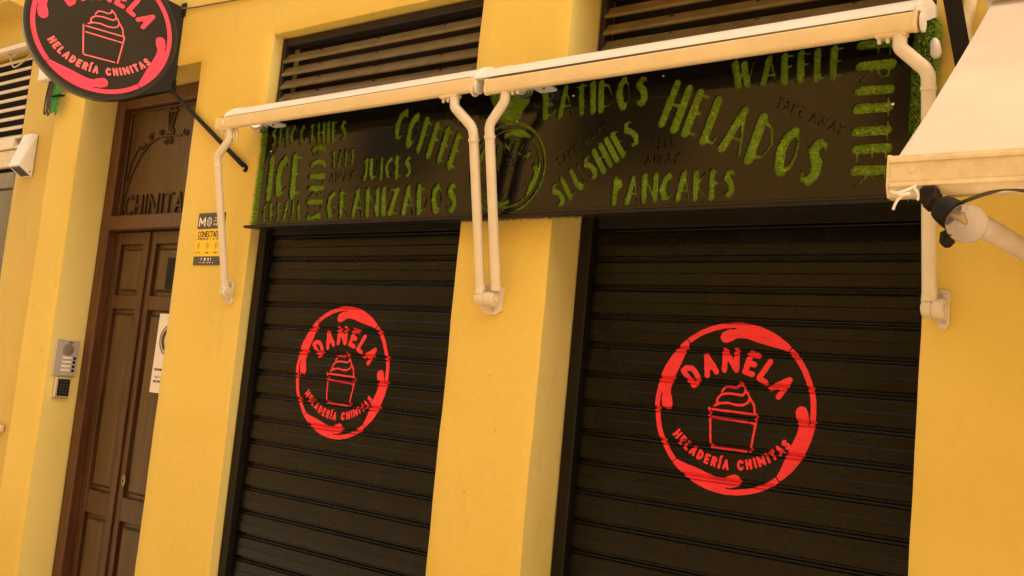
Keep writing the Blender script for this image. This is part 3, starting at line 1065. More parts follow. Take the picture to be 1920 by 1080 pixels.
# ================================================================== FASCIA SIGN
YP = -0.060          # face of the black panel
fas = thing('fascia_sign', 'long black shop sign with green turf words cut into it above the shutters', 'sign', (0.24, -0.03, 2.22))
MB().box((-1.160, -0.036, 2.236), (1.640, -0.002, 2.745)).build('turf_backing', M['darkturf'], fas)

WORDS = [
    ('SMOOTHIES', (-1.083, 2.664), (-1.082, 2.581), (-0.595, 2.570), (-0.609, 2.660)),
    ('ICE', (-1.070, 2.537), (-1.067, 2.348), (-0.840, 2.350), (-0.850, 2.538)),
    ('CREAM', (-1.082, 2.335), (-1.069, 2.245), (-0.827, 2.254), (-0.834, 2.331)),
    ('TAKE', (-0.683, 2.532), (-0.671, 2.462), (-0.529, 2.464), (-0.537, 2.537)),
    ('AWAY', (-0.681, 2.447), (-0.680, 2.398), (-0.534, 2.399), (-0.533, 2.449)),
    ('JUICES', (-0.493, 2.486), (-0.488, 2.397), (-0.216, 2.398), (-0.226, 2.486)),
    ('GRANIZADOS', (-0.680, 2.365), (-0.668, 2.249), (0.028, 2.252), (0.016, 2.367)),
    ('COFFEE', (-0.316, 2.686), (-0.345, 2.560), (-0.002, 2.406), (0.034, 2.538)),
    ('TAKE AWAY', (-0.129, 2.669), (-0.130, 2.638), (0.028, 2.564), (0.034, 2.600)),
    ('BATIDOS', (0.362, 2.679), (0.372, 2.566), (0.787, 2.576), (0.778, 2.678)),
    ('SLUSHIES', (0.423, 2.326), (0.473, 2.247), (0.776, 2.458), (0.719, 2.542)),
    ('TAKE AWAY', (0.444, 2.423), (0.462, 2.393), (0.646, 2.508), (0.629, 2.542)),
    ('TAKE', (0.806, 2.466), (0.812, 2.427), (0.892, 2.432), (0.889, 2.468)),
    ('AWAY', (0.788, 2.412), (0.786, 2.376), (0.913, 2.377), (0.915, 2.416)),
    ('PANCAKES', (0.676, 2.347), (0.679, 2.255), (1.106, 2.259), (1.103, 2.350)),
    ('HELADOS', (0.872, 2.651), (0.823, 2.510), (1.350, 2.270), (1.387, 2.409)),
    ('WAFFLE', (1.066, 2.683), (1.076, 2.595), (1.409, 2.591), (1.409, 2.688)),
    ('TAKE AWAY', (1.222, 2.560), (1.213, 2.527), (1.414, 2.422), (1.428, 2.452)),
    ('GOFRES', (-0.710, 2.566), (-0.806, 2.569), (-0.790, 2.240), (-0.696, 2.238)),
    ('FRITTER', (1.543, 2.690), (1.448, 2.693), (1.450, 2.272), (1.547, 2.269)),
]
RES = 0.0024
board = Field(np.arange(-1.100, 1.5921, RES), np.arange(2.236, 2.7201, RES))
board.xs[-1] = 1.592
letters_ = []
for q in WORDS:
    letters_ += place_word(q[0], q[1:])
for c, S in letters_:
    for P, r in S: board.line(P, r)
# round emblem on the sign: outer turf ring, inner ring and drawing
cx, cz = 0.238, 2.403
ringcut = [([np.array((cx + .163 * math.cos(math.radians(a)), cz + .163 * math.sin(math.radians(a)))) for a in range(0, 361, 5)], .0062)]
lring, lcuts, lslits, lcup, lletters = logo_shapes(cx, cz, 0.146)
lcup = [(P, .0011) for P, r in lcup]
lletters = [[(P, (.0043 if i < 6 else .0011)) for P, r in S] for i, S in enumerate(lletters)]
for P, r in ringcut + lring + lcup: board.line(P, r)
for S in lletters:
    for P, r in S: board.line(P, r)
for p, q, r in lcuts: board.cut(p, q, .0022)
patch = [(0.126, 2.73), (0.126, 2.675), (0.146, 2.641), (0.183, 2.578), (0.232, 2.570), (0.278, 2.577), (0.287, 2.607), (0.312, 2.636), (0.318, 2.73)]
board.poly(patch)
letfield = board.F.copy()
board.rough(.0007, 80, 3)
X, Z = np.meshgrid(board.xs, board.zs)
board.F = -board.F
v, f, sg = contour(board)
n = len(v)
V = [(x, YP, z) for x, z in v] + [(x, YP + .005, z) for x, z in v]
F = list(f) + [(a, b, b + n, a + n) for a, b in sg]
# outer edge of the sheet
nb = len(V)
V += [(-1.100, YP, 2.236), (1.592, YP, 2.236), (1.592, YP, 2.72), (-1.100, YP, 2.72), (-1.100, YP + .005, 2.236), (1.592, YP + .005, 2.236), (1.592, YP + .005, 2.72), (-1.100, YP + .005, 2.72)]
F += [(nb, nb + 1, nb + 5, nb + 4), (nb + 1, nb + 2, nb + 6, nb + 5), (nb + 3, nb, nb + 4, nb + 7)]
mk('black_panel', V, F, M['acrylic'], fas)


def blades(mb_v, mb_f, pts, y0, lmin, lmax, w, axis=(0, -1, 0), tilt=0.5, tip_lim=None):
    """thin turf blades standing on points (x,z) of the plane y=y0, or along any axis"""
    ax = np.array(axis, float)
    n_ = len(pts)
    L = rng.uniform(lmin, lmax, n_)
    j = rng.normal(0, 1, (n_, 3))
    j[:, 2] -= 0.25
    dirn = ax[None, :] + tilt * j
    dirn /= np.linalg.norm(dirn, axis=1)[:, None]
    sidev = np.cross(dirn, rng.normal(0, 1, (n_, 3)))
    sidev /= np.linalg.norm(sidev, axis=1)[:, None] + 1e-9
    ww = rng.uniform(.6, 1.3, n_)[:, None] * w / 2
    b0 = pts - sidev * ww
    b1 = pts + sidev * ww
    mid = pts + dirn * (L * .55)[:, None]
    tip = pts + dirn * L[:, None] + np.array([0, 0, -1.0]) * (L * .25)[:, None]
    base = len(mb_v)
    allv = np.stack([b0, b1, mid + sidev * ww * .8, mid - sidev * ww * .8, tip], 1).reshape(-1, 3)
    idx = np.arange(n_) * 5 + base
    mb_v.extend(map(tuple, allv.tolist()))
    for k in idx:
        mb_f.append((k, k + 1, k + 2, k + 3))
        mb_f.append((k + 3, k + 2, k + 4))


YB = -0.0460       # turf mat inside the cut-outs


def turf_patch(name, strokes, poly=None, dens=150000, seed=0, big=1.0):
    if poly is not None:
        A = np.array(poly); rm = .008
    else:
        A = np.array([p for P, r in strokes for p in P])
        rm = max(max(r) if isinstance(r, (list, tuple)) else r for P, r in strokes) + .008
    lo, hi = A.min(0) - rm, A.max(0) + rm
    fd = Field(np.arange(lo[0], hi[0] + .003, .003), np.arange(lo[1], hi[1] + .003, .003))
    if poly is not None: fd.poly(poly)
    else:
        for P, r in strokes: fd.line(P, r)
    F0 = fd.F.copy()
    fd.F = fd.F - .003
    v_, f_, _ = contour(fd)
    yb = YB - (seed % 9) * .00012
    Vv = [(x, yb, z) for x, z in v_]
    Ff = [tuple(q) for q in f_]
    # blades
    j_, i_ = np.nonzero(F0 < -0.0006)
    if len(j_):
        per = dens * .003 * .003
        cnt = rng.poisson(per, len(j_))
        rep = np.repeat(np.arange(len(j_)), cnt)
        px = fd.xs[i_[rep]] + rng.uniform(-.0015, .0015, len(rep))
        pz = fd.zs[j_[rep]] + rng.uniform(-.0015, .0015, len(rep))
        P3 = np.stack([px, np.full(len(px), yb), pz], 1)
        blades(Vv, Ff, P3, yb, .008 * big, .0155 * big, .0017, tilt=.20)
    return mk(name, Vv, Ff, M['turf'], fas)


for i, (c, S) in enumerate(letters_):
    turf_patch('turf_letter', S, seed=i)
o = turf_patch('turf_ring', ringcut, seed=3); tag(o, 'thin outer turf ring round the emblem')
turf_patch('turf_ring', lring, seed=5)
turf_patch('turf_tub_drawing', lcup, seed=7, big=.6)
for i, S in enumerate(lletters): turf_patch('turf_letter', S, seed=i, big=(1 if i < 6 else .6))
turf_patch('turf_gusset', None, poly=patch, seed=2)


def strip(x0, x1, z0, z1, y, axis=(0, -1, 0), dens=110000, lmin=.010, lmax=.024, name='turf_edging', plane='y', material=None):
    a = (x1 - x0) * (z1 - z0)
    n_ = int(abs(a) * dens)
    u_, w_ = rng.uniform(min(x0, x1), max(x0, x1), n_), rng.uniform(z0, z1, n_)
    if plane == 'y': P3 = np.stack([u_, np.full(n_, y), w_], 1)
    elif plane == 'x': P3 = np.stack([np.full(n_, y), u_, w_], 1)
    else: P3 = np.stack([u_, w_, np.full(n_, y)], 1)
    Vv, Ff = [], []
    blades(Vv, Ff, P3, y, lmin, lmax, .0018, axis=axis, tilt=.32)
    return tag(mk(name, Vv, Ff, material or M['turf'], fas), kind='stuff')


strip(-1.160, -1.094, 2.236, 2.72, -.036)
strip(1.586, 1.640, 2.236, 2.735, -.036)
strip(-.036, -.004, 2.236, 2.74, 1.640, axis=(1, -.2, 0), plane='x')
strip(-.036, -.004, 2.236, 2.74, -1.160, axis=(-1, -.2, 0), plane='x')
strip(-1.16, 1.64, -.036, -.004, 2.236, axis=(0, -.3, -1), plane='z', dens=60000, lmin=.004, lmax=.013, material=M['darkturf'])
# ledge under the panel
MB().box((-1.172, -0.074, 2.2245), (1.592, -0.046, 2.2355), .002).build('sign_ledge', M['ledge'], fas)
MB().box((-1.098, -0.0655, 2.2365), (1.590, -0.0605, 2.2475), .0015).build('bottom_trim', M['acrylic'], fas)
sm = None
for x, z in ((0.268, 2.571), (0.256, 2.2445), (0.835, 2.668), (0.497, 2.640), (-0.72, 2.70), (0.62, 2.2425), (-0.43, 2.2425), (1.22, 2.2425), (1.55, 2.50), (-1.06, 2.56)):
    o = MB().lathe((x, YP - .0005, z), (0, -1, 0), [(0, .0042), (.002, .0042), (.0032, .002)], 10).build('panel_screw', M['chrome'], fas, smooth=True)

# small spot lamps clamped on top of the sign
for x, z, lb in ((-1.079, 2.655, 'small chrome spot lamp under the left end of the cream awning'), (0.325, 2.655, 'small chrome spot lamp beside the middle awning arms')):
    sp = thing('spot_lamp', lb, 'spot lamp', (x, -.10, z), 'spot lamps above the sign')
    MB().lathe((x, -.125, z + .012), (0, -.25, -1), [(0, .030), (.006, .040), (.016, .041), (.028, .033), (.036, .018), (.039, .004)], 20).build('lamp_head', M['chrome'], sp, smooth=True)
    MB().box((x + .035, -.135, z + .005), (x + .105, -.064, z + .017), .003).build('lamp_bracket', M['white'], sp)
    MB().lathe((x + .09, -.125, z + .004), (0, 0, -1), [(0, .005), (.008, .005)], 8).build('wing_nut', M['chrome'], sp)

# ================================================================== AWNINGS
def arm_parts(root, pts, bracket_x, xs_sign, shared=False):
    P = smooth_path(pts, 5, .20)
    mb = MB().tube(P, .0185, 14, flat=.85)
    mb.build('arm', M['cream'], root, smooth=True)
    # collar below the bend
    top, bot = Vector(pts[-2]), Vector(pts[-1])
    d = (bot - top).normalized()
    c = top + d * .035
    MB().lathe(c, d, [(0, .0180), (.001, .0205), (.012, .0205), (.013, .0180)], 16).build('arm_collar', M['cream'], root, smooth=True)
    # top clamp on the bar
    t = Vector(pts[0])
    MB().box((t.x - .062 * xs_sign, t.y - .017, t.z - .017), (t.x + .020 * xs_sign, t.y + .018, t.z - .002), .004).build('bar_clamp', M['barcream'], root)
    for q in (.052, .030):
        MB().lathe((t.x - q * xs_sign, t.y, t.z - .0172), (0, 0, -1), [(0, .0055), (.010, .0055), (.012, .003)], 8).build('clamp_bolt', M['white'], root)


def elbow(root, b, plate_x, wide=.015):
    """arm foot: hinge barrel lying along the wall, carried by a narrow wall plate"""
    bx, by, bz = b
    MB().tube([(bx, by, bz + .030), (bx, by, bz - .006)], [.0192, .0205], 16, flat=.95).build('arm_sleeve', M['cream'], root, smooth=True)
    xa, xb = bx - .020, max(plate_x + wide - .004, bx + .022)
    zc = bz - .022
    MB().lathe((xa, by + .006, zc), (1, 0, 0), [(0, .012), (.003, .021), (.010, .0255), ((xb - xa) * .45, .0265), ((xb - xa) * .46, .0235), ((xb - xa) * .55, .0235), ((xb - xa) * .56, .0265), (xb - xa - .004, .0265), (xb - xa, .022)], 22).build('hinge_barrel', M['cream'], root, smooth=True)
    MB().lathe((xb, by + .006, zc), (1, 0, 0), [(0, .012), (.004, .012), (.005, .008)], 12).build('hinge_cap', M['cream'], root, smooth=True)
    pr = [(plate_x - wide, zc + .044), (plate_x - wide * .6, zc + .052), (plate_x + wide * .6, zc + .052), (plate_x + wide, zc + .044), (plate_x + wide, zc - .038), (plate_x + wide * .5, zc - .052), (plate_x - wide * .4, zc - .052), (plate_x - wide, zc - .036)]
    n_ = len(pr)
    e = MB()
    v_ = [(x, -.014, z) for x, z in pr] + [(x, -.001, z) for x, z in pr] + [(plate_x + (x - plate_x) * .86, -.0165, zc + (z - zc) * .94) for x, z in pr]
    f_ = [(i, (i + 1) % n_, n_ + (i + 1) % n_, n_ + i) for i in range(n_)] + [(2 * n_ + i, 2 * n_ + (i + 1) % n_, (i + 1) % n_, i) for i in range(n_)] + [tuple(range(2 * n_, 3 * n_))]
    e.add(v_, f_)
    e.build('wall_plate', M['cream'], root)
    w = min(wide * .7, .022)
    MB().box((plate_x - w, by - .002, zc - .020), (plate_x + w, -.0168, zc + .018), .004).build('hinge_web', M['cream'], root)
    for dz in (.037, -.039):
        MB().lathe((plate_x + wide * .2, -.0168, zc + dz), (0, -1, 0), [(0, .0085), (.003, .0085), (.0035, .0055), (.008, .0055), (.009, .004)], 10).build('bracket_screw', M['steel'], root, smooth=True)


BARP = [(-.190, .005), (-.190, .042), (-.188, .0455), (-.180, .047), (-.150, .048), (-.142, .044), (-.142, .020), (-.158, .002), (-.170, -.005), (-.182, -.005), (-.188, .000)]
HOUP = [(-.186, .0485), (-.184, .056), (-.172, .070), (-.150, .089), (-.125, .102), (-.100, .110), (-.030, .114), (-.012, .110), (-.012, .088), (-.060, .066), (-.130, .038), (-.138, .0485)]


def folded_awning(x0, x1, hx0, hx1, zl, zr, hzl, hzr, arms, label):
    root = thing('awning', label, 'awning', ((x0 + x1) / 2, 0, zl), 'cream awnings on the yellow front')

    def tilt(b, xa, xb):
        # the bar runs from height zl to zr
        b.v = [(x, y, z + zl + (zr - zl) * (x - x0) / (x1 - x0)) for x, y, z in b.v]
        return b
    def tilt_h(b):
        b.v = [(x, y, z + hzl + (hzr - hzl) * (x - x0) / (x1 - x0)) for x, y, z in b.v]
        return b
    tilt_h(MB().prism_x(HOUP, hx0, hx1)).build('awning_housing', M['white'], root, smooth=True, auto=25)
    tilt(MB().prism_x(BARP, x0, x1), x0, x1).build('front_bar', M['barcream'], root, smooth=True, auto=25)
    tilt_h(MB().prism_x([(-.1415, .020), (-.1415, .040), (-.137, .034), (-.062, .0625), (-.012, .085), (-.012, .082), (-.062, .0585), (-.136, .0285), (-.1375, .0215)], max(x0, hx0) + .004, min(x1, hx1) - .004)).build('shade_plate', M['black'], root)  # dark plate added to paint shade under the housing and behind the bar
    # rolled fabric edge between housing and bar
    tilt(MB().prism_x([(-.1885, .0462), (-.1885, .0480), (-.150, .0482), (-.150, .0475)], x0 + .01, x1 - .01), x0, x1).build('fabric_edge', M['louvre'], root)
    # end caps
    for xe, s in ((x0, -1), (x1, 1)):
        b = MB().prism_x([(y * 1.0 + (.002 if y > -.16 else -.0015), z - .002 if z < .02 else z + .0015) for y, z in BARP], xe + s * .0002, xe + s * .010)
        tilt(b, 0, 0).build('end_cap', M['barcream'], root)
    for xe, s in ((hx0, -1), (hx1, 1)):
        pr = []
        for y, z in HOUP: pr.append((y, z))
        b = MB().prism_x([(y * 1.02, z + (.003 if z > .05 else -.004)) for y, z in pr], xe + s * .0002, xe + s * .010)
        # hanging lobe of the cap
        cxp = -.166
        b.prism_x([(cxp + .026 * math.cos(t), .022 + (.030 if math.sin(t) < 0 else .024) * math.sin(t)) for t in [k * 2 * math.pi / 18 for k in range(18)]], xe + s * .0105, xe + s * .016)
        tilt_h(b).build('side_plate', M['white'], root)
    for a in arms:
        arm_parts(root, a['pts'], a['plate'], a['s'])
        if a.get('elbow', True): elbow(root, a['pts'][-1], a['plate'], a.get('wide', .015))
    return root


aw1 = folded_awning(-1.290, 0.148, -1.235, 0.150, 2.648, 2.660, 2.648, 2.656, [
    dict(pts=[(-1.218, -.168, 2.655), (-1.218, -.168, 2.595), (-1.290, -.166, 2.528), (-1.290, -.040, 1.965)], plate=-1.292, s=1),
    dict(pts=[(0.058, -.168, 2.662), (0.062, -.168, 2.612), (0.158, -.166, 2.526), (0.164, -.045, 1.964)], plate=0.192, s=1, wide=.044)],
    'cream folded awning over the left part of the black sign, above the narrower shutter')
MB().box((-1.243, -.020, 2.745), (-1.212, -.010, 2.775), .003).build('hanging_tab', M['cream'], aw1)
MB().lathe((-1.232, -.0205, 2.764), (0, -1, 0), [(0, .004), (.001, .004)], 10).build('tab_hole', M['black'], aw1)
# crank ring
MB().tube([Vector((-1.180 + .014 * math.cos(t), -.165, 2.615 + .026 * math.sin(t))) for t in [k * 2 * math.pi / 16 for k in range(17)]], .0045, 8).build('crank_eye', M['cream'], aw1, smooth=True)
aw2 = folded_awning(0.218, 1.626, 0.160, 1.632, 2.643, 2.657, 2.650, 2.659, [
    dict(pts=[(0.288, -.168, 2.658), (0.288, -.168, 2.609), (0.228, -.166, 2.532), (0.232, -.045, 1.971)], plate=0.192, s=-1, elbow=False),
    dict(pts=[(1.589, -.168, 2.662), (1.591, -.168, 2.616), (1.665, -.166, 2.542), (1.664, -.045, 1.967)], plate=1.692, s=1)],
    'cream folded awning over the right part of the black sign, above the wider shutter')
MB().box((0.196, -.108, 2.728), (0.252, -.100, 2.764), .006).build('joint_tab', M['cream'], aw2)
for x in (0.210, 0.238):
    MB().lathe((x, -.1082, 2.756), (0, -1, 0), [(0, .0045), (.001, .0045)], 10).build('tab_hole', M['black'], aw2)

# ---- the neighbour's extended awning at the right
aw3 = thing('awning', 'extended off-white fabric awning reaching towards the viewer at the right edge', 'awning', (2.9, -.5, 2.2), 'cream awnings on the yellow front')
AX0, AX1 = 1.806, 4.60
ZB, YF = 2.092, -0.90
nx_, ny_ = 60, 40
V, F = [], []
for s_ in (0, 1):
    for j in range(ny_ + 1):
        t = j / ny_
        for i in range(nx_ + 1):
            u_ = i / nx_
            x = AX0 + (AX1 - AX0) * u_
            sag = -0.012 * math.sin(math.pi * t) - .006 * math.sin(u_ * 21) * math.sin(math.pi * t)
            pull = -.010 * (1 - t) ** 6 if i == 0 else 0
            x -= pull
            y = YF + .012 + (-.085 - YF - .012) * t
            z = ZB + .0358 + (2.765 - ZB - .0358) * t + sag
            V.append((x, y, z + (.0 if s_ == 0 else -.0015)))
n0 = (nx_ + 1) * (ny_ + 1)
for s_ in (0, 1):
    for j in range(ny_):
        for i in range(nx_):
            a = s_ * n0 + j * (nx_ + 1) + i
            F.append((a, a + 1, a + nx_ + 2, a + nx_ + 1))
for j in range(ny_):
    a = j * (nx_ + 1)
    F.append((a, a + nx_ + 1, a + nx_ + 1 + n0, a + n0))
mk('fabric_canopy', V, F, M['fabric'], aw3, smooth=True, auto=50)
V, F = [], []
for k in range(ny_ + 1):
    t = k / ny_
    y = YF + .012 + (-.085 - YF - .012) * t
    z = ZB + .0358 + (2.765 - ZB - .0358) * t - 0.012 * math.sin(math.pi * t) - .0034
    for dx in (.0005, .026):
        V += [(AX0 + dx, y, z), (AX0 + dx, y, z + .0012)]
for k in range(ny_):
    a = 4 * k
    F += [(a, a + 4, a + 6, a + 2), (a + 2, a + 6, a + 7, a + 3), (a, a + 1, a + 5, a + 4)]
mk('fabric_hem', V, F, M['fabric'], aw3)
B3 = [(YF, .004), (YF - .002, .010), (YF - .002, .058), (YF, .064), (YF + .012, .066), (YF + .040, .066), (YF + .046, .060), (YF + .046, -.002), (YF + .040, -.010), (YF + .010, -.012)]
b = MB().prism_x([(y, z + ZB - .031 + .0) for y, z in B3], AX0 - .010, AX1)
b.build('front_bar', M['dirtycream'], aw3, smooth=True, auto=25)
for z0_, z1_ in ((.050, .058), (.004, .012)):
    MB().box((AX0 - .0095, YF - .0055, ZB - .031 + z0_), (AX1, YF - .0022, ZB - .031 + z1_), .0012).build('bar_bead', M['dirtycream'], aw3)
MB().prism_x([(y * 1.0 - .0015 if y < YF + .02 else y + .0015, z + ZB - .031 + (.0015 if z > .03 else -.0015)) for y, z in B3], AX0 - .0145, AX0 - .0102).build('end_cap', M['dirtycream'], aw3)
MB().lathe((AX0 + .030, YF - .0022, ZB + .004), (0, -1, 0), [(0, .0065), (.0015, .0065), (.002, .004)], 14).build('cap_screw', M['dirtycream'], aw3, smooth=True)
MB().prism_x([(y + .005, z + 2.665) for y, z in HOUP], 1.79, AX1).build('awning_housing', M['white'], aw3, smooth=True, auto=25)
# arm of the extended awning, from bar to wall
P = smooth_path([(1.878, YF + .022, ZB - .045), (1.900, YF + .030, ZB - .075), (1.948, YF + .065, ZB - .092), (1.958, -.055, 2.045)], 6, .4)
MB().tube(P, .0205, 16, flat=.9).build('arm', M['greytube'], aw3, smooth=True)
elbow(aw3, (1.958, -.045, 2.045), 1.975)
# torn white tape at the bar end
tp = MB()
for pts in ([(1.800, -.905, 2.058), (1.812, -.915, 2.050), (1.832, -.912, 2.056), (1.846, -.905, 2.066)], [(1.806, -.905, 2.056), (1.822, -.918, 2.046), (1.838, -.914, 2.050)],
            [(1.828, -.91, 2.050), (1.816, -.918, 2.036), (1.810, -.915, 2.020)], [(1.842, -.91, 2.062), (1.852, -.912, 2.050), (1.850, -.905, 2.038)]):
    tp.tube(smooth_path(pts, 4, .45), .0028, 6, flat=.35)
tag(tp.build('plastic_tape', M['white'], None, smooth=True), 'torn white tape dangling from the end of the extended awning bar', 'tape')

# ---- festoon bulb hanging on that bar
fb = thing('festoon_light', 'clear round bulb in a black outdoor socket hanging under the extended awning bar', 'light bulb', (1.90, YF, 2.03))
ax = (Vector((1.925, -.905, 1.998)) - Vector((1.868, -.895, 2.040))).normalized()
s0 = Vector((1.866, -.895, 2.042))
MB().lathe(s0, ax, [(0, .010), (.002, .017), (.014, .019), (.018, .015), (.024, .015), (.026, .022), (.034, .025), (.052, .0275), (.056, .0275), (.057, .020)], 20).build('bulb_socket', M['black'], fb, smooth=True)
MB().box((1.852, -.912, 2.030), (1.884, -.880, 2.064), .006).build('socket_clip', M['black'], fb)
prof = [(.050, .015)]
for k in range(1, 17):
    t = math.pi * k / 16
    prof.append((.0845 - .0345 * math.cos(t) * 1.0, max(.0005, .0345 * math.sin(t))))
prof[1:4] = [(.054, .018), (.058, .0225), (.064, .0270)]
MB().lathe(s0, ax, prof, 32).build('bulb', M['glass'], fb, smooth=True, auto=80)
fl = MB().tube([s0 + ax * .055, s0 + ax * .075 + Vector((.0, 0, .006)), s0 + ax * .085], [.006, .008, .003], 8)
fl.build('filament_stem', M['brass'], fb, smooth=True)
MB().tube(smooth_path([(1.892, -.885, 2.010), (1.896, -.886, 1.995), (1.898, -.886, 1.982)], 3), .0045, 8).build('plug_lead', M['black'], fb, smooth=True)
MB().lathe((1.898, -.886, 1.984), (0.02, 0, -1), [(0, .008), (.003, .0125), (.020, .0135), (.026, .009), (.030, .004)], 14).build('end_plug', M['black'], fb, smooth=True)
cb = MB().tube(smooth_path([(1.880, -.885, 2.040), (1.905, -.885, 2.030), (1.945, -.89, 2.044), (1.985, -.89, 2.056), (2.02, -.89, 2.052), (2.06, -.89, 2.035), (2.12, -.89, 2.03), (2.4, -.88, 2.05)], 5, .45), .0036, 8)
tag(cb.build('light_cable', M['darkwire'], None, smooth=True), 'dark cable drooping below the extended awning bar at the right edge', 'cable')

# ================================================================== ROUND PROJECTING SIGN
TH = 0.36927
uu = Vector((math.sin(TH), math.cos(TH), 0))
CS = Vector((-1.94, 0, 1.0598 + 2.11)) - uu * 0.3631
nn = Vector((math.cos(TH), -math.sin(TH), 0))       # faces the viewer
ps = thing('projecting_sign', 'round black projecting sign with pink ring and ice cream tub above the wooden door', 'sign', CS)
RO, RI = .346, .3188


def to_sign(p):      # flat (a, depth, b) with b up -> world
    a, d, b_ = p
    q = CS + uu * a + nn * (-d) + Vector((0, 0, 1)) * b_
    return (q.x, q.y, q.z)


rim = MB().lathe(CS - nn * .085, nn, [(0, RO - .020), (.010, RO - .004), (.030, RO), (.079, RO), (.084, RO - .004), (.086, RO - .010), (.0825, RO - .012)], 96)
rim.build('sign_rim', M['signrim'], ps, smooth=True)
MB().lathe(CS - nn * .02, nn, [(0, RO - .013), (.0205, RO - .013)], 96).build('sign_face', M['signface'], ps)
ring, cuts, slits, cup, letters = logo_shapes(0, 0, RI)
yf0 = lambda z: -.0022
painted('pink_ring', ring, M['pink'], ps, yf0, .003, None, cuts, [], merge=True, xf=to_sign)
painted('ice_cream_tub_outline', [(P, r * .78) for P, r in cup], M['pinkline'], ps, yf0, .0016, merge=True, xf=to_sign)
for i, S in enumerate(letters):
    painted('sign_letter', S, M['pink'] if i < 6 else M['pinkline'], ps, yf0, .0018, merge=True, xf=to_sign)
# mounting plate between disc and wall
pv = [to_sign(q) for q in ((.235, .006, .235), (.363, .006, .205), (.363, .006, -.215), (.150, .006, -.305), (.10, .006, -.2), (.10, .006, .2))]
pw = [to_sign(q) for q in ((.235, .030, .235), (.363, .030, .205), (.363, .030, -.215), (.150, .030, -.305), (.10, .030, -.2), (.10, .030, .2))]
n_ = 6
mk('mounting_plate', pv + pw, [tuple(range(n_)), tuple(range(n_, 2 * n_))[::-1]] + [(i, (i + 1) % n_, n_ + (i + 1) % n_, n_ + i) for i in range(n_)], M['blackmetal'], ps)
w0 = Vector(to_sign((.345, .02, -.215)))
MB().tube([Vector(to_sign((.12, .03, -.325))), w0, Vector((-1.330, -.020, 2.545)), Vector((-1.300, -.006, 2.520))], [.009, .012, .012, .012], 10).build('brace', M['blackmetal'], ps, smooth=True)
MB().lathe((-1.300, -.001, 2.512), (0, -1, 0), [(0, .016), (.005, .016), (.006, .010), (.012, .008)], 12).build('brace_foot', M['blackmetal'], ps, smooth=True)
MB().lathe((-1.300, -.0125, 2.512), (0, -1, 0), [(0, .006), (.003, .006)], 8).build('brace_bolt', M['steel'], ps)
MB().box((-1.965, -.012, 3.33), (-1.93, -.001, 3.40), .003).build('wall_bracket', M['blackmetal'], ps)
MB().box((-1.965, -.012, 2.93), (-1.93, -.001, 3.00), .003).build('wall_bracket', M['blackmetal'], ps)

# ---- strut of another projecting sign, upper right
st = thing('sign_strut', 'dark flat steel strut crossing behind the fabric awning at the upper right', 'strut', (1.72, -.01, 2.5))
a_, b_ = Vector((1.745, -.006, 2.445)), Vector((1.722, -.50, 2.955))
MB().tube([a_, b_], .0215, 4, flat=.35).build('strut_bar', M['blackmetal'], st)
MB().box((1.725, -.012, 2.40), (1.765, -.001, 2.47), .003).build('wall_plate', M['blackmetal'], st)
MB().box((1.705, -.53, 2.94), (1.739, -.001, 2.97), .004).build('horizontal_bar', M['blackmetal'], st)

# ---- white conduit and junction at the upper right
cn = thing('white_conduit', 'dirty white pipe with a rounded junction box on the wall behind the strut', 'pipe', (1.71, -.03, 2.8))
MB().tube(smooth_path([(1.728, -.030, 3.6), (1.728, -.030, 2.76), (1.716, -.034, 2.70), (1.728, -.030, 2.64)], 6), .016, 12).build('pipe', M['dirtycream'], cn, smooth=True)
MB().tube(smooth_path([(1.690, -.028, 3.6), (1.690, -.028, 2.80), (1.700, -.030, 2.73)], 5), .013, 12).build('pipe', M['white'], cn, smooth=True)
MB().box((1.680, -.048, 2.665), (1.722, -.002, 2.725), .010).build('junction_box', M['white'], cn)
MB().lathe((1.652, -.075, 2.665), (.15, 0, -1), [(0, .006), (.01, .012), (.04, .015), (.052, .010), (.056, .003)], 14).build('cable_end', M['white'], cn, smooth=True)

# ================================================================== SMALL THINGS ON THE WALL
# wedge lamp
wlp = thing('wall_lamp', 'white wedge shaped wall lamp beside the left window', 'wall lamp', (-3.40, 0.04, 2.7))
v_ = [(-3.460, .046, 2.858), (-3.336, .046, 2.858), (-3.336, .046, 2.604), (-3.460, .046, 2.604), (-3.448, .018, 2.856), (-3.350, .018, 2.856), (-3.336, -.038, 2.655), (-3.462, -.038, 2.655)]
mk('lamp_body', v_, [(0, 1, 5, 4), (4, 5, 6, 7), (1, 2, 6, 5), (0, 4, 7, 3), (0, 3, 2, 1)], M['white'], wlp)
v_ = [(-3.450, .040, 2.612), (-3.346, .040, 2.612), (-3.346, -.030, 2.655), (-3.450, -.030, 2.655)]
mk('lamp_glass', v_, [(0, 1, 2, 3)], M['darkwire'], wlp)
fr = MB()
for a_, b_ in (((-3.462, .046), (-3.450, -.038)), ((-3.346, .046), (-3.336, -.038))):
    x0_, x1_ = a_[0], b_[0]
    fr.add([(x0_, .046, 2.603), (x1_, .046, 2.603), (x1_, -.038, 2.6545), (x0_, -.038, 2.6545)], [(0, 1, 2, 3)])
fr.add([(-3.450, -.038, 2.6545), (-3.346, -.038, 2.6545), (-3.346, -.029, 2.649), (-3.450, -.029, 2.649)], [(0, 1, 2, 3)])
fr.add([(-3.450, .046, 2.603), (-3.346, .046, 2.603), (-3.346, .038, 2.608), (-3.450, .038, 2.608)], [(0, 1, 2, 3)])
fr.build('lamp_frame', M['white'], wlp)
MB().lathe((-3.3358, .028, 2.630), (1, 0, 0), [(0, .005), (.002, .004)], 8).build('lamp_screw', M['darkwire'], wlp)

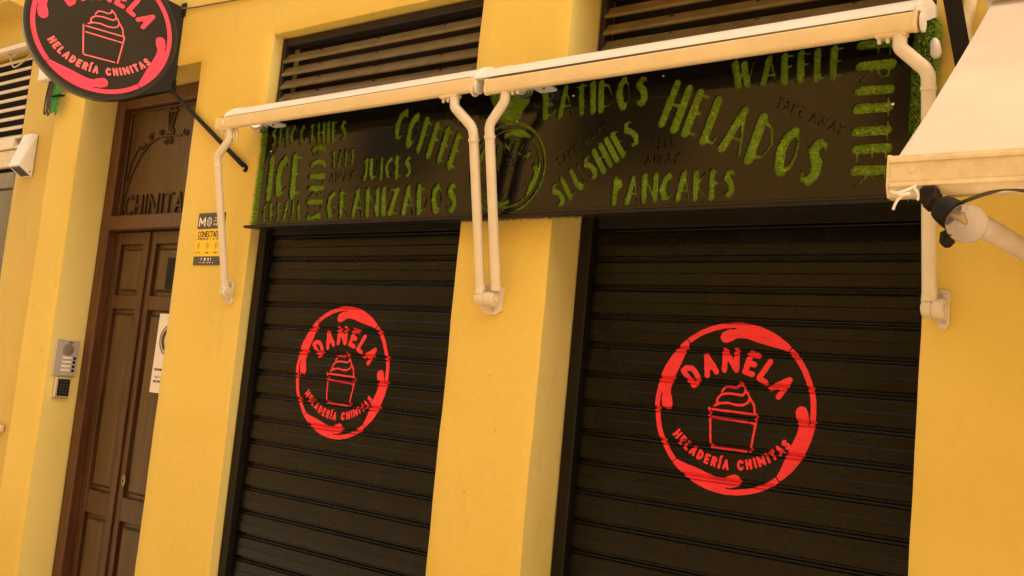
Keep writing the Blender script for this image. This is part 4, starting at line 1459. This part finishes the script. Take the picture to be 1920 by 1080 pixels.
# cable box with hanging coils behind the round sign
cbx = thing('cable_box', 'white cable box with coiled black and green cables half hidden by the round sign', 'cable box', (-3.15, -.03, 3.2))
MB().box((-3.200, -.072, 3.125), (-2.960, -.001, 3.330), .006).build('box_body', M['white'], cbx)
for k in range(6):
    dx = .020 * k + (.016 if k > 2 else 0)
    lo_ = 2.925 + .012 * math.sin(k * 2.1)
    pts = [(-3.118 + dx, -.04, 3.125), (-3.126 + dx, -.045, 3.03), (-3.122 + dx, -.046 + .004 * (k % 2), lo_ + .015), (-3.108 + dx, -.048, lo_), (-3.096 + dx, -.045, lo_ + .025), (-3.092 + dx, -.04, 3.125)]
    MB().tube(smooth_path(pts, 5, .45), .0046, 8).build('cable_loop', M['greenwire'] if k in (3, 4, 5) else M['darkwire'], cbx, smooth=True)
MB().box((-3.040, -.062, 3.020), (-2.940, -.030, 3.027), .002).build('cable_tie', M['black'], cbx)

# wires
tag(MB().tube(smooth_path([(-1.965, -.014, 3.350), (-1.955, -.010, 3.372), (-1.85, -.009, 3.362), (-1.741, -.009, 3.356), (-1.60, -.009, 3.348), (-1.30, -.009, 3.335), (-0.8, -.009, 3.33), (.5, -.009, 3.34)], 4), .0042, 8).build('wall_cable', M['louvre'], None, smooth=True),
    'thin brown cable running along the wall from the round sign bracket', 'cable')
tag(MB().tube(smooth_path([(-4.3, .035, 3.40), (-3.90, .034, 3.415), (-3.80, .030, 3.40), (-3.745, .022, 3.33), (-3.70, .018, 3.295), (-3.62, .020, 3.315), (-3.56, .028, 3.35), (-3.50, .034, 3.385), (-3.56, .028, 3.40), (-3.66, .026, 3.405), (-3.78, .03, 3.375), (-3.72, .028, 3.40), (-3.45, .034, 3.40), (-3.25, .02, 3.34)], 5, .45), .0048, 8).build('loose_wire', M['greywire'], None, smooth=True),
    'loose grey wire looping over the cream louvred window', 'wire')

# intercom (on the left reveal of the door, facing right)
ic = thing('intercom', 'silver intercom panel with four name buttons on the door reveal', 'intercom', (-2.78, .095, 1.58))
XI = -2.781
MB().box((XI, .030, 1.486), (XI + .012, .162, 1.679), .003).build('panel', M['steel'], ic)
MB().box((XI + .010, .100, 1.664), (XI + .0135, .124, 1.670)).build('name_slot', M['black'], ic)
MB().lathe((XI + .0122, .098, 1.628), (1, 0, 0), [(0, .033), (.002, .033), (.0032, .028), (.0034, .012)], 28).build('speaker_grille', mat('grille_steel', (.36, .34, .31), .5, metal=.7), ic, smooth=True)
for k in range(4):
    z = 1.583 - .0225 * k
    MB().box((XI + .0115, .074 - k * .001, z - .006), (XI + .014, .126 - k * .001, z + .006), .001).build('name_label', M['paper'], ic)
    MB().lathe((XI + .0121, .141 - k * .001, z), (1, 0, 0), [(0, .0075), (.004, .0075), (.0055, .005)], 14).build('call_button', M['black'], ic, smooth=True)
kp = thing('keypad', 'small dark keypad with steel surround below the intercom', 'keypad', (-2.78, .09, 1.42))
MB().box((XI, .050, 1.368), (XI + .020, .134, 1.476), .005).build('surround', M['steel'], kp)
MB().box((XI + .0195, .064, 1.378), (XI + .0235, .130, 1.468), .003).build('key_plate', M['black'], kp)
for r_ in range(5):
    for c_ in range(3):
        y = .080 + c_ * .0165
        z = 1.455 - r_ * .0155
        MB().box((XI + .0232, y - .0055, z - .0045), (XI + .0250, y + .0055, z + .0045), .001).build('key', M['posterdark'], kp)

# alarm poster
po = thing('alarm_poster', 'yellow and black alarm company plate reading CONECTADA left of the first awning arm', 'poster', (-1.50, -.003, 2.19))
PX0, PX1, PZ0, PZ1 = -1.600, -1.402, 2.072, 2.316
MB().box((PX0, -.006, PZ0), (PX1, -.0015, PZ1), .001).build('plate', M['posterdark'], po)
MB().box((PX0 + .001, -.0066, PZ0 + .040), (PX1 - .001, -.0061, PZ1 - .076)).build('yellow_field', M['posteryellow'], po)


def flat_text(strokes, name, material, parent, y, res=.0012):
    return relief(strokes, name, material, parent, y, .0003, res)


S = []
for g in sans_strokes('M', PX0 + .012, PZ1 - .060, .036, .0044, width=.046): S += g
flat_text(S, 'printed_letter', M['paper'], po, -.0068)
gl_ = [([np.array((PX0 + .088 + .017 * math.cos(t), PZ1 - .042 + .020 * math.sin(t))) for t in [k * 2 * math.pi / 20 for k in range(21)]], .0016),
       ([np.array((PX0 + .075, PZ1 - .052)), np.array((PX0 + .101, PZ1 - .032))], .0016), ([np.array((PX0 + .074, PZ1 - .040)), np.array((PX0 + .096, PZ1 - .024))], .0014),
       ([np.array((PX0 + .080, PZ1 - .060)), np.array((PX0 + .102, PZ1 - .044))], .0014)]
flat_text(gl_, 'printed_globe', M['paper'], po, -.0068)


def scribble(x0, x1, z, h, n, r=.0008):
    out = []
    x = x0
    while x < x1:
        w = random.uniform(.4, .8) * h
        if random.random() < .85:
            out.append(([np.array((x, z)), np.array((x, z + h)), np.array((x + w * .7, z + h * random.uniform(.2, 1)))], r))
            if random.random() < .5: out.append(([np.array((x + w * .7, z)), np.array((x + w * .7, z + h))], r))
        x += w + h * .25
    return out


for i, z in enumerate((PZ1 - .030, PZ1 - .044, PZ1 - .060)):
    flat_text(scribble(PX0 + .122, PX1 - .012, z, .0085, 8), 'printed_line', M['paper'], po, -.0068)
for S in sans_strokes('CONECTADA', PX0 + .014, PZ1 - .112, .024, .0026, track=.12, width=.168):
    flat_text(S, 'printed_letter', M['ink'], po, -.0069)
flat_text(scribble(PX0 + .012, PX1 - .014, PZ1 - .127, .009, 8, .0011), 'printed_line', M['ink'], po, -.0069)
for k in range(3):
    xk = PX0 + .028 + k * .066
    flat_text([([np.array((xk + .008 * math.cos(t), PZ1 - .152 + .009 * math.sin(t))) for t in [j * 2 * math.pi / 12 for j in range(13)]], .0013),
               ([np.array((xk, PZ1 - .162)), np.array((xk, PZ1 - .172))], .0013)], 'printed_icon', M['ink'], po, -.0069)
    flat_text(scribble(xk - .018, xk + .020, PZ1 - .190, .006, 5, .0007), 'printed_line', M['ink'], po, -.0069)
flat_text(scribble(PX0 + .060, PX0 + .135, PZ0 + .020, .012, 8, .0016), 'printed_line', M['paper'], po, -.0068)
flat_text(scribble(PX0 + .045, PX0 + .150, PZ0 + .008, .005, 8, .0006), 'printed_line', M['paper'], po, -.0068)

# paper notice on the door
no = thing('paper_notice', 'white paper notice with a dark ring taped to the wooden door', 'notice', (-2.02, YD - .01, 1.65))
YN = YD - .002
NX0, NX1, NZ0, NZ1 = -2.146, -1.89, 1.452, 1.856
v_ = [(NX0, YN - .004, NZ0), (NX1, YN - .001, NZ0), (NX1, YN, NZ1), (NX0, YN, NZ1)]
mk('sheet', v_ + [(x, y + .001, z) for x, y, z in v_], [(0, 1, 2, 3), (7, 6, 5, 4), (0, 3, 7, 4), (0, 4, 5, 1)], M['paper'], no)
cc = np.array((-2.036, 1.722))
flat_text([([cc + .075 * np.array((math.cos(t), math.sin(t))) for t in [k * 2 * math.pi / 40 for k in range(41)]], .003),
           ([cc + .052 * np.array((math.cos(t), math.sin(t))) for t in [k * 2 * math.pi / 40 for k in range(41)]], .010)], 'printed_ring', M['ink'], no, YN - .0052)
for z, a, b_ in ((1.565, -2.135, -1.92), (1.527, -2.112, -1.94), (1.505, -2.122, -1.93)):
    flat_text(scribble(a, b_, z, .010, 9, .0011), 'printed_line', M['ink'], no, YN - .0052)

# ================================================================== ACROSS THE STREET (seen only in reflections)
op = thing('opposite_building', 'ochre building across the street with tall windows', 'building', (0, -6.2, 0))
OX0, OX1, OY, OH = -16.0, 16.0, -5.4, 7.0
MB().box((OX0, OY - 4, -.1), (OX1, OY, OH)).build('wall', M['opposite'], op)
for k in range(-4, 5):
    for fl_ in (0.4, 3.6):
        x = k * 3.1 + .6
        w = MB().box((x - .62, OY + .001, fl_ + .4), (x + .62, OY + .05, fl_ + 2.5), .01).build('window_frame', M['louvre'], op)
        for s in (-1, 1):
            MB().box((x + s * .30 - .26, OY + .052, fl_ + .48), (x + s * .30 + .26, OY + .058, fl_ + 2.42)).build('pane', M['winglass'], w)
